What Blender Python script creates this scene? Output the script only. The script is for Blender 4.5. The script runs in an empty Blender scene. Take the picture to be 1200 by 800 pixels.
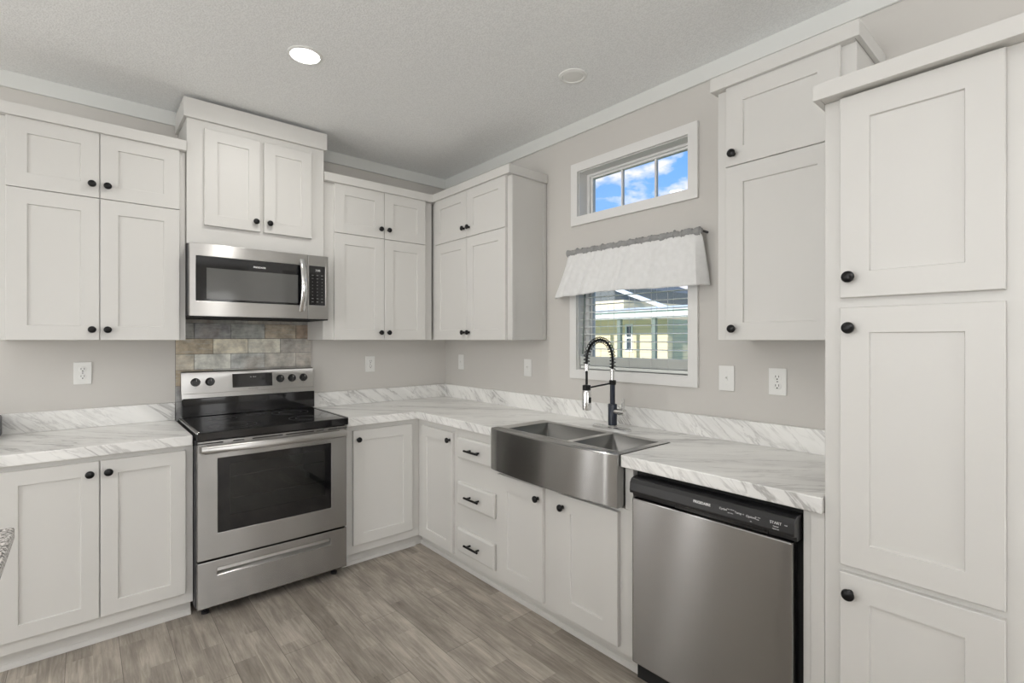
import bpy, bmesh, math, random
from mathutils import Vector, Matrix
random.seed(4)
S = bpy.context.scene
COL = S.collection
PI = math.pi

# ------------------------------------------------------------------ camera, world, lights, exposure
cam = bpy.data.cameras.new('camera'); camo = bpy.data.objects.new('camera', cam); COL.objects.link(camo)
cam.sensor_width = 36.0; cam.lens = 36.0 * 582.46 / 1200.0
cam.shift_y = -2.0 / 1200.0; cam.clip_start = 0.02
camo.location = (-2.3089, -3.5302, 1.3867)
camo.rotation_euler = (PI / 2, 0, -math.radians(40.787))
S.camera = camo
S.view_settings.view_transform = 'Standard'; S.view_settings.look = 'None'
S.view_settings.exposure = 0.03; S.view_settings.gamma = 1.0
S.view_settings.use_curve_mapping = False
S.cycles.use_denoising = True
S.cycles.max_bounces = 10; S.cycles.diffuse_bounces = 6
S.cycles.caustics_reflective = False; S.cycles.caustics_refractive = False
S.cycles.sample_clamp_indirect = 6.0

SKY_STRENGTH = 1.3
LEFT_FILL = 92.0       # fill light at an invented window in the left wall
FRONT_FILL = 17.0      # fill light at invented windows in the wall behind the camera
CEILING_LAMP = 6.2
PENDANT_FILL = 2.5           # invented lamps, hung unseen behind the camera
UPLIGHT_FILL = 70.0           # added fill, thrown up to the ceiling from their open bowls
CEIL = 2.728

world = bpy.data.worlds.new('world'); S.world = world; world.use_nodes = True
nt = world.node_tree; nt.nodes.clear()
N = nt.nodes.new; L = nt.links.new
out = N('ShaderNodeOutputWorld'); bg = N('ShaderNodeBackground'); bg.inputs[1].default_value = SKY_STRENGTH
tc = N('ShaderNodeTexCoord'); mp = N('ShaderNodeMapping'); mp.inputs['Scale'].default_value = (1, 1, 2.2)
mp.inputs['Location'].default_value = (0.35, 0.1, 0.25)
nz = N('ShaderNodeTexNoise'); nz.inputs['Scale'].default_value = 4.2; nz.inputs['Detail'].default_value = 7; nz.inputs['Roughness'].default_value = .55
cr = N('ShaderNodeValToRGB'); cr.color_ramp.elements[0].position = .50; cr.color_ramp.elements[1].position = .57
sep = N('ShaderNodeSeparateXYZ'); gr = N('ShaderNodeValToRGB')
gr.color_ramp.elements[0].position = 0.0; gr.color_ramp.elements[0].color = (.40, .62, .88, 1)
gr.color_ramp.elements[1].position = .45; gr.color_ramp.elements[1].color = (.07, .30, .82, 1)
mx = N('ShaderNodeMixRGB'); mx.inputs[2].default_value = (.80, .80, .88, 1)
L(tc.outputs['Generated'], mp.inputs[0]); L(mp.outputs[0], nz.inputs[0]); L(nz.outputs[0], cr.inputs[0])
L(tc.outputs['Generated'], sep.inputs[0]); L(sep.outputs[2], gr.inputs[0]); L(gr.outputs[0], mx.inputs[1])
L(cr.outputs[0], mx.inputs[0]); L(mx.outputs[0], bg.inputs[0]); L(bg.outputs[0], out.inputs[0])

sun = bpy.data.lights.new('sun', 'SUN'); sun.energy = 4.5; sun.angle = .01; sun.color = (1, .96, .90)
suno = bpy.data.objects.new('sun', sun); COL.objects.link(suno)
suno.rotation_euler = Vector((.90, .2, -.28)).to_track_quat('-Z', 'Y').to_euler()

def area(name, loc, direction, sx, sy, power, color=(1, 1, 1)):
    l = bpy.data.lights.new(name, 'AREA'); l.shape = 'RECTANGLE'; l.size = sx; l.size_y = sy
    l.energy = power; l.color = color
    o = bpy.data.objects.new(name, l); COL.objects.link(o); o.location = loc
    o.rotation_euler = Vector(direction).to_track_quat('-Z', 'Z').to_euler()
    return o
ROOM_X = -6.4; ROOM_Y = -7.6
area('window_daylight', (ROOM_X + .03, -2.9, 1.13), (1, 0, 0), 3.2, 2.1, LEFT_FILL, (.98, .99, 1))  # fill lights set in the invented windows
area('window_daylight', (-4.5, ROOM_Y + .03, 1.45), (0, 1, 0), 1.2, 1.7, FRONT_FILL * .4, (.98, .99, 1))
area('window_daylight', (-1.6, ROOM_Y + .03, 1.45), (0, 1, 0), 1.2, 1.7, FRONT_FILL * 2.2, (.98, .99, 1))

# invented narrow windows, unseen: lights added to draw soft bands in the steel
area('narrow_window_daylight', (-.03, -5.45, 1.25), (-1, 0, 0), .34, 2.0, 5)
area('narrow_window_daylight', (-.42, ROOM_Y + .03, 1.25), (0, 1, 0), .40, 2.0, 7)
area('narrow_window_daylight', (-4.35, -.03, 1.2), (0, -1, 0), .34, 2.0, 12)
area('narrow_window_daylight', (-5.55, -.03, 1.2), (0, -1, 0), .46, 2.0, 28)
# ------------------------------------------------------------------ materials
def new_mat(name):
    m = bpy.data.materials.new(name); m.use_nodes = True
    t = m.node_tree; b = t.nodes['Principled BSDF']
    return m, t, b
def simple(name, col, rough=.5, metal=0.0, bump=0.0, bscale=60.0, coat=0.0, emit=None, spec=None, var=0.0):
    m, t, b = new_mat(name)
    b.inputs['Base Color'].default_value = (*col, 1); b.inputs['Roughness'].default_value = rough
    b.inputs['Metallic'].default_value = metal; b.inputs['Coat Weight'].default_value = coat
    if spec is not None: b.inputs['Specular IOR Level'].default_value = spec
    if emit: b.inputs['Emission Color'].default_value = (*emit[0], 1); b.inputs['Emission Strength'].default_value = emit[1]
    g = t.nodes.new('ShaderNodeNewGeometry'); n = t.nodes.new('ShaderNodeTexNoise'); n.inputs['Scale'].default_value = bscale
    n.inputs['Detail'].default_value = 4
    t.links.new(g.outputs['Position'], n.inputs['Vector'])
    if bump:
        bp = t.nodes.new('ShaderNodeBump'); bp.inputs['Strength'].default_value = bump; bp.inputs['Distance'].default_value = .004
        t.links.new(n.outputs[0], bp.inputs['Height']); t.links.new(bp.outputs[0], b.inputs['Normal'])
    if var:
        mm = t.nodes.new('ShaderNodeMixRGB'); mm.inputs[1].default_value = (*[c * (1 - var) for c in col], 1)
        mm.inputs[2].default_value = (*[min(1, c * (1 + var)) for c in col], 1)
        t.links.new(n.outputs[0], mm.inputs[0]); t.links.new(mm.outputs[0], b.inputs['Base Color'])
    return m

M = {}
M['cab'] = simple('cabinet_paint', (.665, .655, .632), .42, bump=.03, bscale=90)
M['wall'] = simple('wall_paint', (.625, .605, .575), .75, bump=.06, bscale=220)
M['trim'] = simple('trim_paint', (.80, .795, .78), .4)
M['crown_band'] = simple('ceiling_band_paint', (.74, .75, .73), .5)
M['vinyl'] = simple('white_vinyl', (.86, .86, .85), .35)
M['black'] = simple('black_metal', (.004, .004, .0045), .32, spec=.3)
M['blackplastic'] = simple('black_plastic', (.014, .014, .015), .32)
M['blackgloss'] = simple('black_glass', (.006, .006, .007), .06, coat=.3)
M['dark'] = simple('dark_cavity', (.01, .01, .01), .8)
M['charcoal'] = simple('charcoal_plastic', (.04, .04, .042), .4)
M['navy'] = simple('dark_navy_metal', (.012, .018, .035), .3)
M['chrome'] = simple('chrome', (.75, .75, .75), .14, metal=1)
M['plate'] = simple('white_plate', (.82, .82, .80), .35)
M['slot'] = simple('outlet_slot', (.03, .03, .03), .6)
M['print'] = simple('pale_print', (.78, .78, .78), .5)
M['printdark'] = simple('grey_print', (.22, .22, .22), .5)
M['ring'] = simple('burner_print', (.05, .05, .052), .3)
M['lampglow'] = simple('lamp_glow', (1, 1, 1), .5, emit=((1, .99, .97), 14.0))
M['lampoff'] = simple('unlit_lens', (.62, .62, .61), .45)
M['blind'] = simple('blind_vinyl', (.76, .79, .76), .45)
M['cord'] = simple('blind_cord', (.70, .71, .70), .7)
M['wand'] = simple('wand_plastic', (.10, .13, .11), .3)
M['darktrim'] = simple('tile_edge', (.20, .19, .18), .5)

def steel_mat(name, col, rough, aniso=1.0, axis='Z'):
    m, t, b = new_mat(name)
    b.inputs['Base Color'].default_value = (*col, 1); b.inputs['Metallic'].default_value = 1
    b.inputs['Roughness'].default_value = rough; b.inputs['Anisotropic'].default_value = aniso; b.inputs['Anisotropic Rotation'].default_value = .25
    tg = t.nodes.new('ShaderNodeTangent'); tg.direction_type = 'RADIAL'; tg.axis = axis
    t.links.new(tg.outputs[0], b.inputs['Tangent'])
    g = t.nodes.new('ShaderNodeNewGeometry'); mp = t.nodes.new('ShaderNodeMapping')
    mp.inputs['Scale'].default_value = (1, 1, 30)
    n = t.nodes.new('ShaderNodeTexNoise'); n.inputs['Scale'].default_value = 2; n.inputs['Detail'].default_value = 2
    t.links.new(g.outputs['Position'], mp.inputs[0]); t.links.new(mp.outputs[0], n.inputs['Vector'])
    mx = t.nodes.new('ShaderNodeMixRGB'); mx.inputs[1].default_value = (*[c * .97 for c in col], 1); mx.inputs[2].default_value = (*[c * 1.03 for c in col], 1)
    t.links.new(n.outputs[0], mx.inputs[0]); t.links.new(mx.outputs[0], b.inputs['Base Color'])
    return m
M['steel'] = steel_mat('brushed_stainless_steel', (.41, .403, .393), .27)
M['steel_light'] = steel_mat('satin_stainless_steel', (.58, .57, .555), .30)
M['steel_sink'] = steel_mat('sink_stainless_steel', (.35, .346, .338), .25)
M['steel_bowl'] = steel_mat('sink_bowl_steel', (.30, .297, .29), .45, .3)  # same steel darkened: dark reflections in the bowls put into the colour
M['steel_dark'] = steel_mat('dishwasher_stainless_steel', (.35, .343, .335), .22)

def ceiling_mat():
    m, t, b = new_mat('textured_ceiling_paint'); b.inputs['Roughness'].default_value = .9
    g = t.nodes.new('ShaderNodeNewGeometry')
    n = t.nodes.new('ShaderNodeTexNoise'); n.inputs['Scale'].default_value = 160; n.inputs['Detail'].default_value = 3
    t.links.new(g.outputs['Position'], n.inputs['Vector'])
    r = t.nodes.new('ShaderNodeValToRGB'); r.color_ramp.elements[0].position = .40; r.color_ramp.elements[1].position = .56
    t.links.new(n.outputs[0], r.inputs[0])
    mx = t.nodes.new('ShaderNodeMixRGB'); mx.inputs[1].default_value = (.84, .85, .85, 1); mx.inputs[2].default_value = (.92, .93, .93, 1)
    t.links.new(r.outputs[0], mx.inputs[0]); t.links.new(mx.outputs[0], b.inputs['Base Color'])
    bp = t.nodes.new('ShaderNodeBump'); bp.inputs['Strength'].default_value = .35; bp.inputs['Distance'].default_value = .003
    t.links.new(r.outputs[0], bp.inputs['Height']); t.links.new(bp.outputs[0], b.inputs['Normal'])
    return m
M['ceiling'] = ceiling_mat()

def floor_mat():
    m, t, b = new_mat('grey_wood_plank_vinyl'); b.inputs['Roughness'].default_value = .42
    nd, lk = t.nodes.new, t.links.new
    g = nd('ShaderNodeNewGeometry'); s = nd('ShaderNodeSeparateXYZ'); c = nd('ShaderNodeCombineXYZ')
    lk(g.outputs['Position'], s.inputs[0]); lk(s.outputs[1], c.inputs[0]); lk(s.outputs[0], c.inputs[1])
    def brick(w, h, off, mort, c1, c2):
        k = nd('ShaderNodeTexBrick'); k.offset = off; k.inputs['Scale'].default_value = 1
        k.inputs['Brick Width'].default_value = w; k.inputs['Row Height'].default_value = h
        k.inputs['Mortar Size'].default_value = mort; k.inputs['Mortar Smooth'].default_value = .3
        k.inputs['Color1'].default_value = (c1,) * 3 + (1,); k.inputs['Color2'].default_value = (c2,) * 3 + (1,)
        k.inputs['Mortar'].default_value = (.5, .5, .5, 1)
        lk(c.outputs[0], k.inputs['Vector']); return k
    a = brick(1.22, .182, .37, .0, 0, 1); d = brick(.47, .091, .43, .0, 0, 1)
    gap = brick(1.22, .182, .37, .0011, 0, 0)
    # grain
    mp = nd('ShaderNodeMapping'); mp.inputs['Scale'].default_value = (26, 1.7, 1); lk(g.outputs['Position'], mp.inputs[0])
    ad = nd('ShaderNodeVectorMath'); ad.operation = 'ADD'; lk(mp.outputs[0], ad.inputs[0])
    mu = nd('ShaderNodeVectorMath'); mu.operation = 'SCALE'; mu.inputs['Scale'].default_value = 7; lk(d.outputs[0], mu.inputs[0]); lk(mu.outputs[0], ad.inputs[1])
    n = nd('ShaderNodeTexNoise'); n.inputs['Scale'].default_value = 2.2; n.inputs['Detail'].default_value = 8; n.inputs['Roughness'].default_value = .68; n.inputs['Distortion'].default_value = .7
    lk(ad.outputs[0], n.inputs['Vector'])
    mp2 = nd('ShaderNodeMapping'); mp2.inputs['Scale'].default_value = (5, 1.6, 1); lk(g.outputs['Position'], mp2.inputs[0])
    n2 = nd('ShaderNodeTexNoise'); n2.inputs['Scale'].default_value = 2.6; n2.inputs['Detail'].default_value = 5; lk(mp2.outputs[0], n2.inputs['Vector'])
    def math_(op, x, y):
        q = nd('ShaderNodeMath'); q.operation = op
        for i, v in enumerate((x, y)):
            if isinstance(v, (int, float)): q.inputs[i].default_value = v
            else: lk(v, q.inputs[i])
        return q.outputs[0]
    v = math_('ADD', math_('MULTIPLY', a.outputs[0], .10), math_('MULTIPLY', d.outputs[0], .12))
    v = math_('ADD', v, math_('MULTIPLY', n.outputs[0], .62)); v = math_('ADD', v, math_('MULTIPLY', n2.outputs[0], .42))
    r = nd('ShaderNodeValToRGB'); e = r.color_ramp.elements
    e[0].position = .34; e[0].color = (.115, .096, .08, 1); e[1].position = .88; e[1].color = (.60, .54, .47, 1)
    x = e.new(.60); x.color = (.30, .265, .225, 1)
    lk(v, r.inputs[0])
    mg = nd('ShaderNodeMixRGB'); mg.inputs[2].default_value = (.06, .05, .045, 1)
    lk(math_('MULTIPLY', gap.outputs['Fac'], .8), mg.inputs[0]); lk(r.outputs[0], mg.inputs[1]); lk(mg.outputs[0], b.inputs['Base Color'])
    bp = nd('ShaderNodeBump'); bp.inputs['Strength'].default_value = .12; bp.inputs['Distance'].default_value = .002
    lk(n.outputs[0], bp.inputs['Height']); lk(bp.outputs[0], b.inputs['Normal'])
    return m
M['floor'] = floor_mat()

def marble_mat():
    m, t, b = new_mat('white_marble_laminate'); b.inputs['Roughness'].default_value = .30
    nd, lk = t.nodes.new, t.links.new
    g = nd('ShaderNodeNewGeometry')
    def veins(normal, scale, seed, stretch, width):
        nv = Vector(normal).normalized(); q = nv.to_track_quat('X', 'Z').to_matrix().transposed()
        comb = nd('ShaderNodeCombineXYZ')
        for i in range(3):
            dp = nd('ShaderNodeVectorMath'); dp.operation = 'DOT_PRODUCT'
            dp.inputs[1].default_value = tuple(q[i]); lk(g.outputs['Position'], dp.inputs[0])
            ml = nd('ShaderNodeMath'); ml.operation = 'MULTIPLY_ADD'; ml.inputs[1].default_value = 1.0 if i == 0 else stretch
            ml.inputs[2].default_value = seed * (i + 1)
            lk(dp.outputs['Value'], ml.inputs[0]); lk(ml.outputs[0], comb.inputs[i])
        n = nd('ShaderNodeTexNoise'); n.inputs['Scale'].default_value = scale; n.inputs['Detail'].default_value = 6
        n.inputs['Roughness'].default_value = .58; n.inputs['Distortion'].default_value = .5
        lk(comb.outputs[0], n.inputs['Vector'])
        s = nd('ShaderNodeMath'); s.operation = 'SUBTRACT'; s.inputs[1].default_value = .5; lk(n.outputs[0], s.inputs[0])
        a = nd('ShaderNodeMath'); a.operation = 'ABSOLUTE'; lk(s.outputs[0], a.inputs[0])
        r = nd('ShaderNodeMapRange'); r.inputs['From Min'].default_value = 0; r.inputs['From Max'].default_value = width
        r.inputs['To Min'].default_value = 1; r.inputs['To Max'].default_value = 0; lk(a.outputs[0], r.inputs[0])
        n3 = nd('ShaderNodeTexNoise'); n3.inputs['Scale'].default_value = scale * .55; n3.inputs['Detail'].default_value = 3; lk(comb.outputs[0], n3.inputs['Vector'])
        r3 = nd('ShaderNodeMapRange'); r3.inputs['From Min'].default_value = .42; r3.inputs['From Max'].default_value = .66; lk(n3.outputs[0], r3.inputs[0])
        p = nd('ShaderNodeMath'); p.operation = 'MULTIPLY'; lk(r.outputs[0], p.inputs[0]); lk(r3.outputs[0], p.inputs[1])
        return p.outputs[0], n3.outputs[0]
    up = veins((.8, -.8, 1), 13, 2.3, .18, .036); up2 = veins((.7, -.9, .9), 30, 5.1, .16, .04)
    tp = veins((.75, .62, 0), 12, 1.1, .16, .032); tp2 = veins((.6, .8, 0), 28, 7.7, .14, .036)
    sz = nd('ShaderNodeSeparateXYZ'); lk(g.outputs['Normal'], sz.inputs[0])
    st = nd('ShaderNodeMath'); st.operation = 'GREATER_THAN'; st.inputs[1].default_value = .6; lk(sz.outputs[2], st.inputs[0])
    def pick(x, y):
        k = nd('ShaderNodeMixRGB'); lk(st.outputs[0], k.inputs[0]); lk(x, k.inputs[1]); lk(y, k.inputs[2]); return k.outputs[0]
    base = nd('ShaderNodeMixRGB'); base.inputs[1].default_value = (.92, .915, .895, 1); base.inputs[2].default_value = (.75, .745, .73, 1)
    cl = nd('ShaderNodeMapRange'); cl.inputs['From Min'].default_value = .40; cl.inputs['From Max'].default_value = .68; lk(pick(up[1], tp[1]), cl.inputs[0]); lk(cl.outputs[0], base.inputs[0])
    m1 = nd('ShaderNodeMixRGB'); m1.inputs[2].default_value = (.30, .29, .28, 1)
    f1 = nd('ShaderNodeMath'); f1.operation = 'MULTIPLY'; f1.inputs[1].default_value = .85; lk(pick(up[0], tp[0]), f1.inputs[0])
    lk(f1.outputs[0], m1.inputs[0]); lk(base.outputs[0], m1.inputs[1])
    m2 = nd('ShaderNodeMixRGB'); m2.inputs[2].default_value = (.42, .41, .40, 1)
    f2 = nd('ShaderNodeMath'); f2.operation = 'MULTIPLY'; f2.inputs[1].default_value = .6; lk(pick(up2[0], tp2[0]), f2.inputs[0])
    lk(f2.outputs[0], m2.inputs[0]); lk(m1.outputs[0], m2.inputs[1]); lk(m2.outputs[0], b.inputs['Base Color'])
    return m
M['marble'] = marble_mat()

def granite_mat():
    m, t, b = new_mat('speckled_granite'); b.inputs['Roughness'].default_value = .25
    g = t.nodes.new('ShaderNodeNewGeometry'); n = t.nodes.new('ShaderNodeTexNoise'); n.inputs['Scale'].default_value = 150; n.inputs['Detail'].default_value = 5
    t.links.new(g.outputs['Position'], n.inputs['Vector'])
    r = t.nodes.new('ShaderNodeValToRGB'); e = r.color_ramp.elements
    e[0].position = .40; e[0].color = (.03, .03, .03, 1); e[1].position = .58; e[1].color = (.72, .70, .67, 1); x = e.new(.47); x.color = (.30, .28, .26, 1)
    t.links.new(n.outputs[0], r.inputs[0]); t.links.new(r.outputs[0], b.inputs['Base Color'])
    return m
M['granite'] = granite_mat()

def tile_mat():
    m, t, b = new_mat('weathered_brick_tile'); b.inputs['Roughness'].default_value = .5
    nd, lk = t.nodes.new, t.links.new
    at = nd('ShaderNodeAttribute'); at.attribute_name = 'tone'; g = nd('ShaderNodeNewGeometry')
    n = nd('ShaderNodeTexNoise'); n.inputs['Scale'].default_value = 14; n.inputs['Detail'].default_value = 8; n.inputs['Roughness'].default_value = .65; lk(g.outputs['Position'], n.inputs['Vector'])
    mp = nd('ShaderNodeMapping'); mp.inputs['Scale'].default_value = (6, 6, 30); lk(g.outputs['Position'], mp.inputs[0])
    n2 = nd('ShaderNodeTexNoise'); n2.inputs['Scale'].default_value = 2.5; n2.inputs['Detail'].default_value = 6; lk(mp.outputs[0], n2.inputs['Vector'])
    n3 = nd('ShaderNodeTexNoise'); n3.inputs['Scale'].default_value = 5; n3.inputs['Detail'].default_value = 3; lk(g.outputs['Position'], n3.inputs['Vector'])
    r = nd('ShaderNodeValToRGB'); e = r.color_ramp.elements; e[0].position = .3; e[0].color = (.50, .50, .50, 1); e[1].position = .68; e[1].color = (1.25, 1.25, 1.25, 1)
    lk(n.outputs[0], r.inputs[0])
    mu = nd('ShaderNodeMixRGB'); mu.blend_type = 'MULTIPLY'; mu.inputs[0].default_value = 1; lk(at.outputs['Color'], mu.inputs[1]); lk(r.outputs[0], mu.inputs[2])
    r2 = nd('ShaderNodeMapRange'); r2.inputs['From Min'].default_value = .55; r2.inputs['From Max'].default_value = .75; r2.inputs['To Max'].default_value = .55; lk(n3.outputs[0], r2.inputs[0])
    rust = nd('ShaderNodeMixRGB'); rust.inputs[2].default_value = (.33, .22, .14, 1); lk(r2.outputs[0], rust.inputs[0]); lk(mu.outputs[0], rust.inputs[1])
    r3 = nd('ShaderNodeMapRange'); r3.inputs['From Min'].default_value = .52; r3.inputs['From Max'].default_value = .72; r3.inputs['To Max'].default_value = .45; lk(n2.outputs[0], r3.inputs[0])
    pale = nd('ShaderNodeMixRGB'); pale.inputs[2].default_value = (.55, .56, .53, 1); lk(r3.outputs[0], pale.inputs[0]); lk(rust.outputs[0], pale.inputs[1])
    lk(pale.outputs[0], b.inputs['Base Color'])
    bp = nd('ShaderNodeBump'); bp.inputs['Strength'].default_value = .25; bp.inputs['Distance'].default_value = .003; lk(n.outputs[0], bp.inputs['Height']); lk(bp.outputs[0], b.inputs['Normal'])
    return m
M['tile'] = tile_mat()

def glass_mat(name, tint=(1, 1, 1), gloss=.08):
    m = bpy.data.materials.new(name); m.use_nodes = True; t = m.node_tree; t.nodes.clear()
    o = t.nodes.new('ShaderNodeOutputMaterial'); tr = t.nodes.new('ShaderNodeBsdfTransparent'); gl = t.nodes.new('ShaderNodeBsdfGlossy'); mx = t.nodes.new('ShaderNodeMixShader')
    tr.inputs[0].default_value = (*tint, 1); gl.inputs['Roughness'].default_value = .02
    f = t.nodes.new('ShaderNodeFresnel'); f.inputs[0].default_value = 1.35
    a = t.nodes.new('ShaderNodeMath'); a.operation = 'ADD'; a.inputs[1].default_value = gloss; a.use_clamp = True
    t.links.new(f.outputs[0], a.inputs[0]); t.links.new(a.outputs[0], mx.inputs[0]); t.links.new(tr.outputs[0], mx.inputs[1]); t.links.new(gl.outputs[0], mx.inputs[2]); t.links.new(mx.outputs[0], o.inputs[0])
    return m
M['glass'] = glass_mat('window_glass', gloss=-.02)
M['smoked'] = glass_mat('smoked_oven_glass', (.50, .51, .51), .04)

def fabric_mat(name, col, trans=.35, bump=.4):
    m = bpy.data.materials.new(name); m.use_nodes = True; t = m.node_tree; b = t.nodes['Principled BSDF']; o = t.nodes['Material Output']
    b.inputs['Roughness'].default_value = .9; b.inputs['Specular IOR Level'].default_value = .1
    g = t.nodes.new('ShaderNodeNewGeometry'); n = t.nodes.new('ShaderNodeTexNoise'); n.inputs['Scale'].default_value = 38; n.inputs['Detail'].default_value = 7
    t.links.new(g.outputs['Position'], n.inputs['Vector'])
    c = t.nodes.new('ShaderNodeMixRGB'); c.inputs[1].default_value = (*[x * .86 for x in col], 1); c.inputs[2].default_value = (*[min(1, x * 1.08) for x in col], 1)
    t.links.new(n.outputs[0], c.inputs[0]); t.links.new(c.outputs[0], b.inputs['Base Color'])
    bp = t.nodes.new('ShaderNodeBump'); bp.inputs['Strength'].default_value = bump; bp.inputs['Distance'].default_value = .004; t.links.new(n.outputs[0], bp.inputs['Height']); t.links.new(bp.outputs[0], b.inputs['Normal'])
    tr = t.nodes.new('ShaderNodeBsdfTranslucent'); t.links.new(c.outputs[0], tr.inputs[0]); mx = t.nodes.new('ShaderNodeMixShader'); mx.inputs[0].default_value = trans
    t.links.new(b.outputs[0], mx.inputs[1]); t.links.new(tr.outputs[0], mx.inputs[2]); t.links.new(mx.outputs[0], o.inputs[0])
    return m
M['fabric'] = fabric_mat('white_valance_fabric', (.96, .96, .95), .14)
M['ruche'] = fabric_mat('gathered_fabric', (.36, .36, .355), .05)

def siding_mat(name, col, pitch):
    m, t, b = new_mat(name); b.inputs['Roughness'].default_value = .7
    g = t.nodes.new('ShaderNodeNewGeometry'); s = t.nodes.new('ShaderNodeSeparateXYZ'); t.links.new(g.outputs['Position'], s.inputs[0])
    d = t.nodes.new('ShaderNodeMath'); d.operation = 'DIVIDE'; d.inputs[1].default_value = pitch; t.links.new(s.outputs[2], d.inputs[0])
    f = t.nodes.new('ShaderNodeMath'); f.operation = 'FRACT'; t.links.new(d.outputs[0], f.inputs[0])
    r = t.nodes.new('ShaderNodeValToRGB'); r.color_ramp.interpolation = 'LINEAR'; e = r.color_ramp.elements
    e[0].position = 0; e[0].color = (*[c * .55 for c in col], 1); e[1].position = .12; e[1].color = (*col, 1)
    t.links.new(f.outputs[0], r.inputs[0]); t.links.new(r.outputs[0], b.inputs['Base Color'])
    bp = t.nodes.new('ShaderNodeBump'); bp.inputs['Strength'].default_value = .8; bp.inputs['Distance'].default_value = .02; t.links.new(f.outputs[0], bp.inputs['Height']); t.links.new(bp.outputs[0], b.inputs['Normal'])
    return m
M['siding'] = siding_mat('beige_lap_siding', (.84, .73, .50), .13)
M['bluesiding'] = siding_mat('blue_grey_siding', (.22, .32, .46), .13)
M['outwhite'] = simple('exterior_white', (.80, .84, .80), .5)
M['roof'] = simple('roof_shingles', (.16, .17, .16), .85, bump=.5, bscale=30, var=.3)
M['post'] = simple('porch_post_paint', (.20, .24, .20), .6)
M['grass'] = simple('grass', (.10, .22, .04), .9, bump=.8, bscale=40, var=.4)
M['leaf'] = simple('foliage', (.10, .20, .06), .8, bump=1, bscale=12, var=.5)
M['bark'] = simple('bark', (.12, .09, .06), .9, bump=.8, bscale=30)
M['houseglass'] = simple('house_window_glass', (.05, .07, .09), .1)

# ------------------------------------------------------------------ geometry helpers
# side 'B' = back wall frame (identity); side 'R' = right wall frame: local x runs along the wall towards the camera (-Y), local y = world X
ROT = {'B': 0.0, 'R': -PI / 2}
ORG = {}
def NB(): return bmesh.new()
def bx(bm, x0, x1, y0, y1, z0, z1, bev=0.0, seg=1):
    x0, x1 = sorted((x0, x1)); y0, y1 = sorted((y0, y1)); z0, z1 = sorted((z0, z1))
    vs = [bm.verts.new((x, y, z)) for x in (x0, x1) for y in (y0, y1) for z in (z0, z1)]
    fs = [bm.faces.new([vs[i] for i in q]) for q in ((0, 1, 3, 2), (4, 6, 7, 5), (0, 4, 5, 1), (2, 3, 7, 6), (0, 2, 6, 4), (1, 5, 7, 3))]
    if bev:
        es = list({e for f in fs for e in f.edges})
        bmesh.ops.bevel(bm, geom=es, offset=bev, segments=seg, affect='EDGES', profile=.5)
def loft(bm, rings, cap0=True, cap1=True, closed=True):
    rv = [[bm.verts.new(p) for p in r] for r in rings]
    for a, b in zip(rv, rv[1:]):
        n = len(a)
        for i in range(n if closed else n - 1):
            j = (i + 1) % n
            try: bm.faces.new((a[i], a[j], b[j], b[i]))
            except ValueError: pass
    if cap0: bm.faces.new(rv[0][::-1])
    if cap1: bm.faces.new(rv[-1])
    return rv
def lathe(bm, prof, c, axis='z', n=20, smooth=True):
    rings = []
    for r, h in prof:
        ring = []
        for i in range(n):
            a = 2 * PI * i / n; u, v = r * math.cos(a), r * math.sin(a)
            p = {'z': (u, v, h), 'y': (u, -h, v), 'x': (h, u, v)}[axis]
            ring.append((c[0] + p[0], c[1] + p[1], c[2] + p[2]))
        rings.append(ring)
    loft(bm, rings)
def tube(bm, pts, r, n=10, caps=True):
    pts = [Vector(p) for p in pts]; rings = []
    rr = r if isinstance(r, (list, tuple)) else [r] * len(pts)
    t0 = (pts[1] - pts[0]).normalized(); ref = Vector((0, 0, 1)) if abs(t0.z) < .9 else Vector((1, 0, 0))
    nrm = t0.cross(ref).normalized()
    for i, p in enumerate(pts):
        t = (pts[min(i + 1, len(pts) - 1)] - pts[max(i - 1, 0)]).normalized()
        nrm = (nrm - t * nrm.dot(t)).normalized(); bn = t.cross(nrm)
        rings.append([tuple(p + (nrm * math.cos(2 * PI * k / n) + bn * math.sin(2 * PI * k / n)) * rr[i]) for k in range(n)])
    loft(bm, rings, caps, caps)
def slab(bm, us, vs, inside, w0, w1, plane='xy'):
    """box-cell slab with holes; one closed manifold"""
    def P(u, v, w): return {'xy': (u, v, w), 'yz': (w, u, v), 'xz': (u, w, v)}[plane]
    cache = {}
    def V(i, j, w):
        k = (i, j, w)
        if k not in cache: cache[k] = bm.verts.new(P(us[i], vs[j], w))
        return cache[k]
    nu, nv = len(us) - 1, len(vs) - 1
    on = [[inside((us[i] + us[i + 1]) / 2, (vs[j] + vs[j + 1]) / 2) for j in range(nv)] for i in range(nu)]
    g = lambda i, j: 0 <= i < nu and 0 <= j < nv and on[i][j]
    for i in range(nu):
        for j in range(nv):
            if not on[i][j]: continue
            bm.faces.new((V(i, j, w0), V(i, j + 1, w0), V(i + 1, j + 1, w0), V(i + 1, j, w0)))
            bm.faces.new((V(i, j, w1), V(i + 1, j, w1), V(i + 1, j + 1, w1), V(i, j + 1, w1)))
            for (di, dj, a, b) in ((-1, 0, (i, j), (i, j + 1)), (1, 0, (i + 1, j + 1), (i + 1, j)), (0, -1, (i + 1, j), (i, j)), (0, 1, (i, j + 1), (i + 1, j + 1))):
                if not g(i + di, j + dj):
                    bm.faces.new((V(*a, w0), V(*a, w1), V(*b, w1), V(*b, w0)))
    bmesh.ops.dissolve_limit(bm, angle_limit=.01, verts=bm.verts[:], edges=bm.edges[:])

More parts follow.
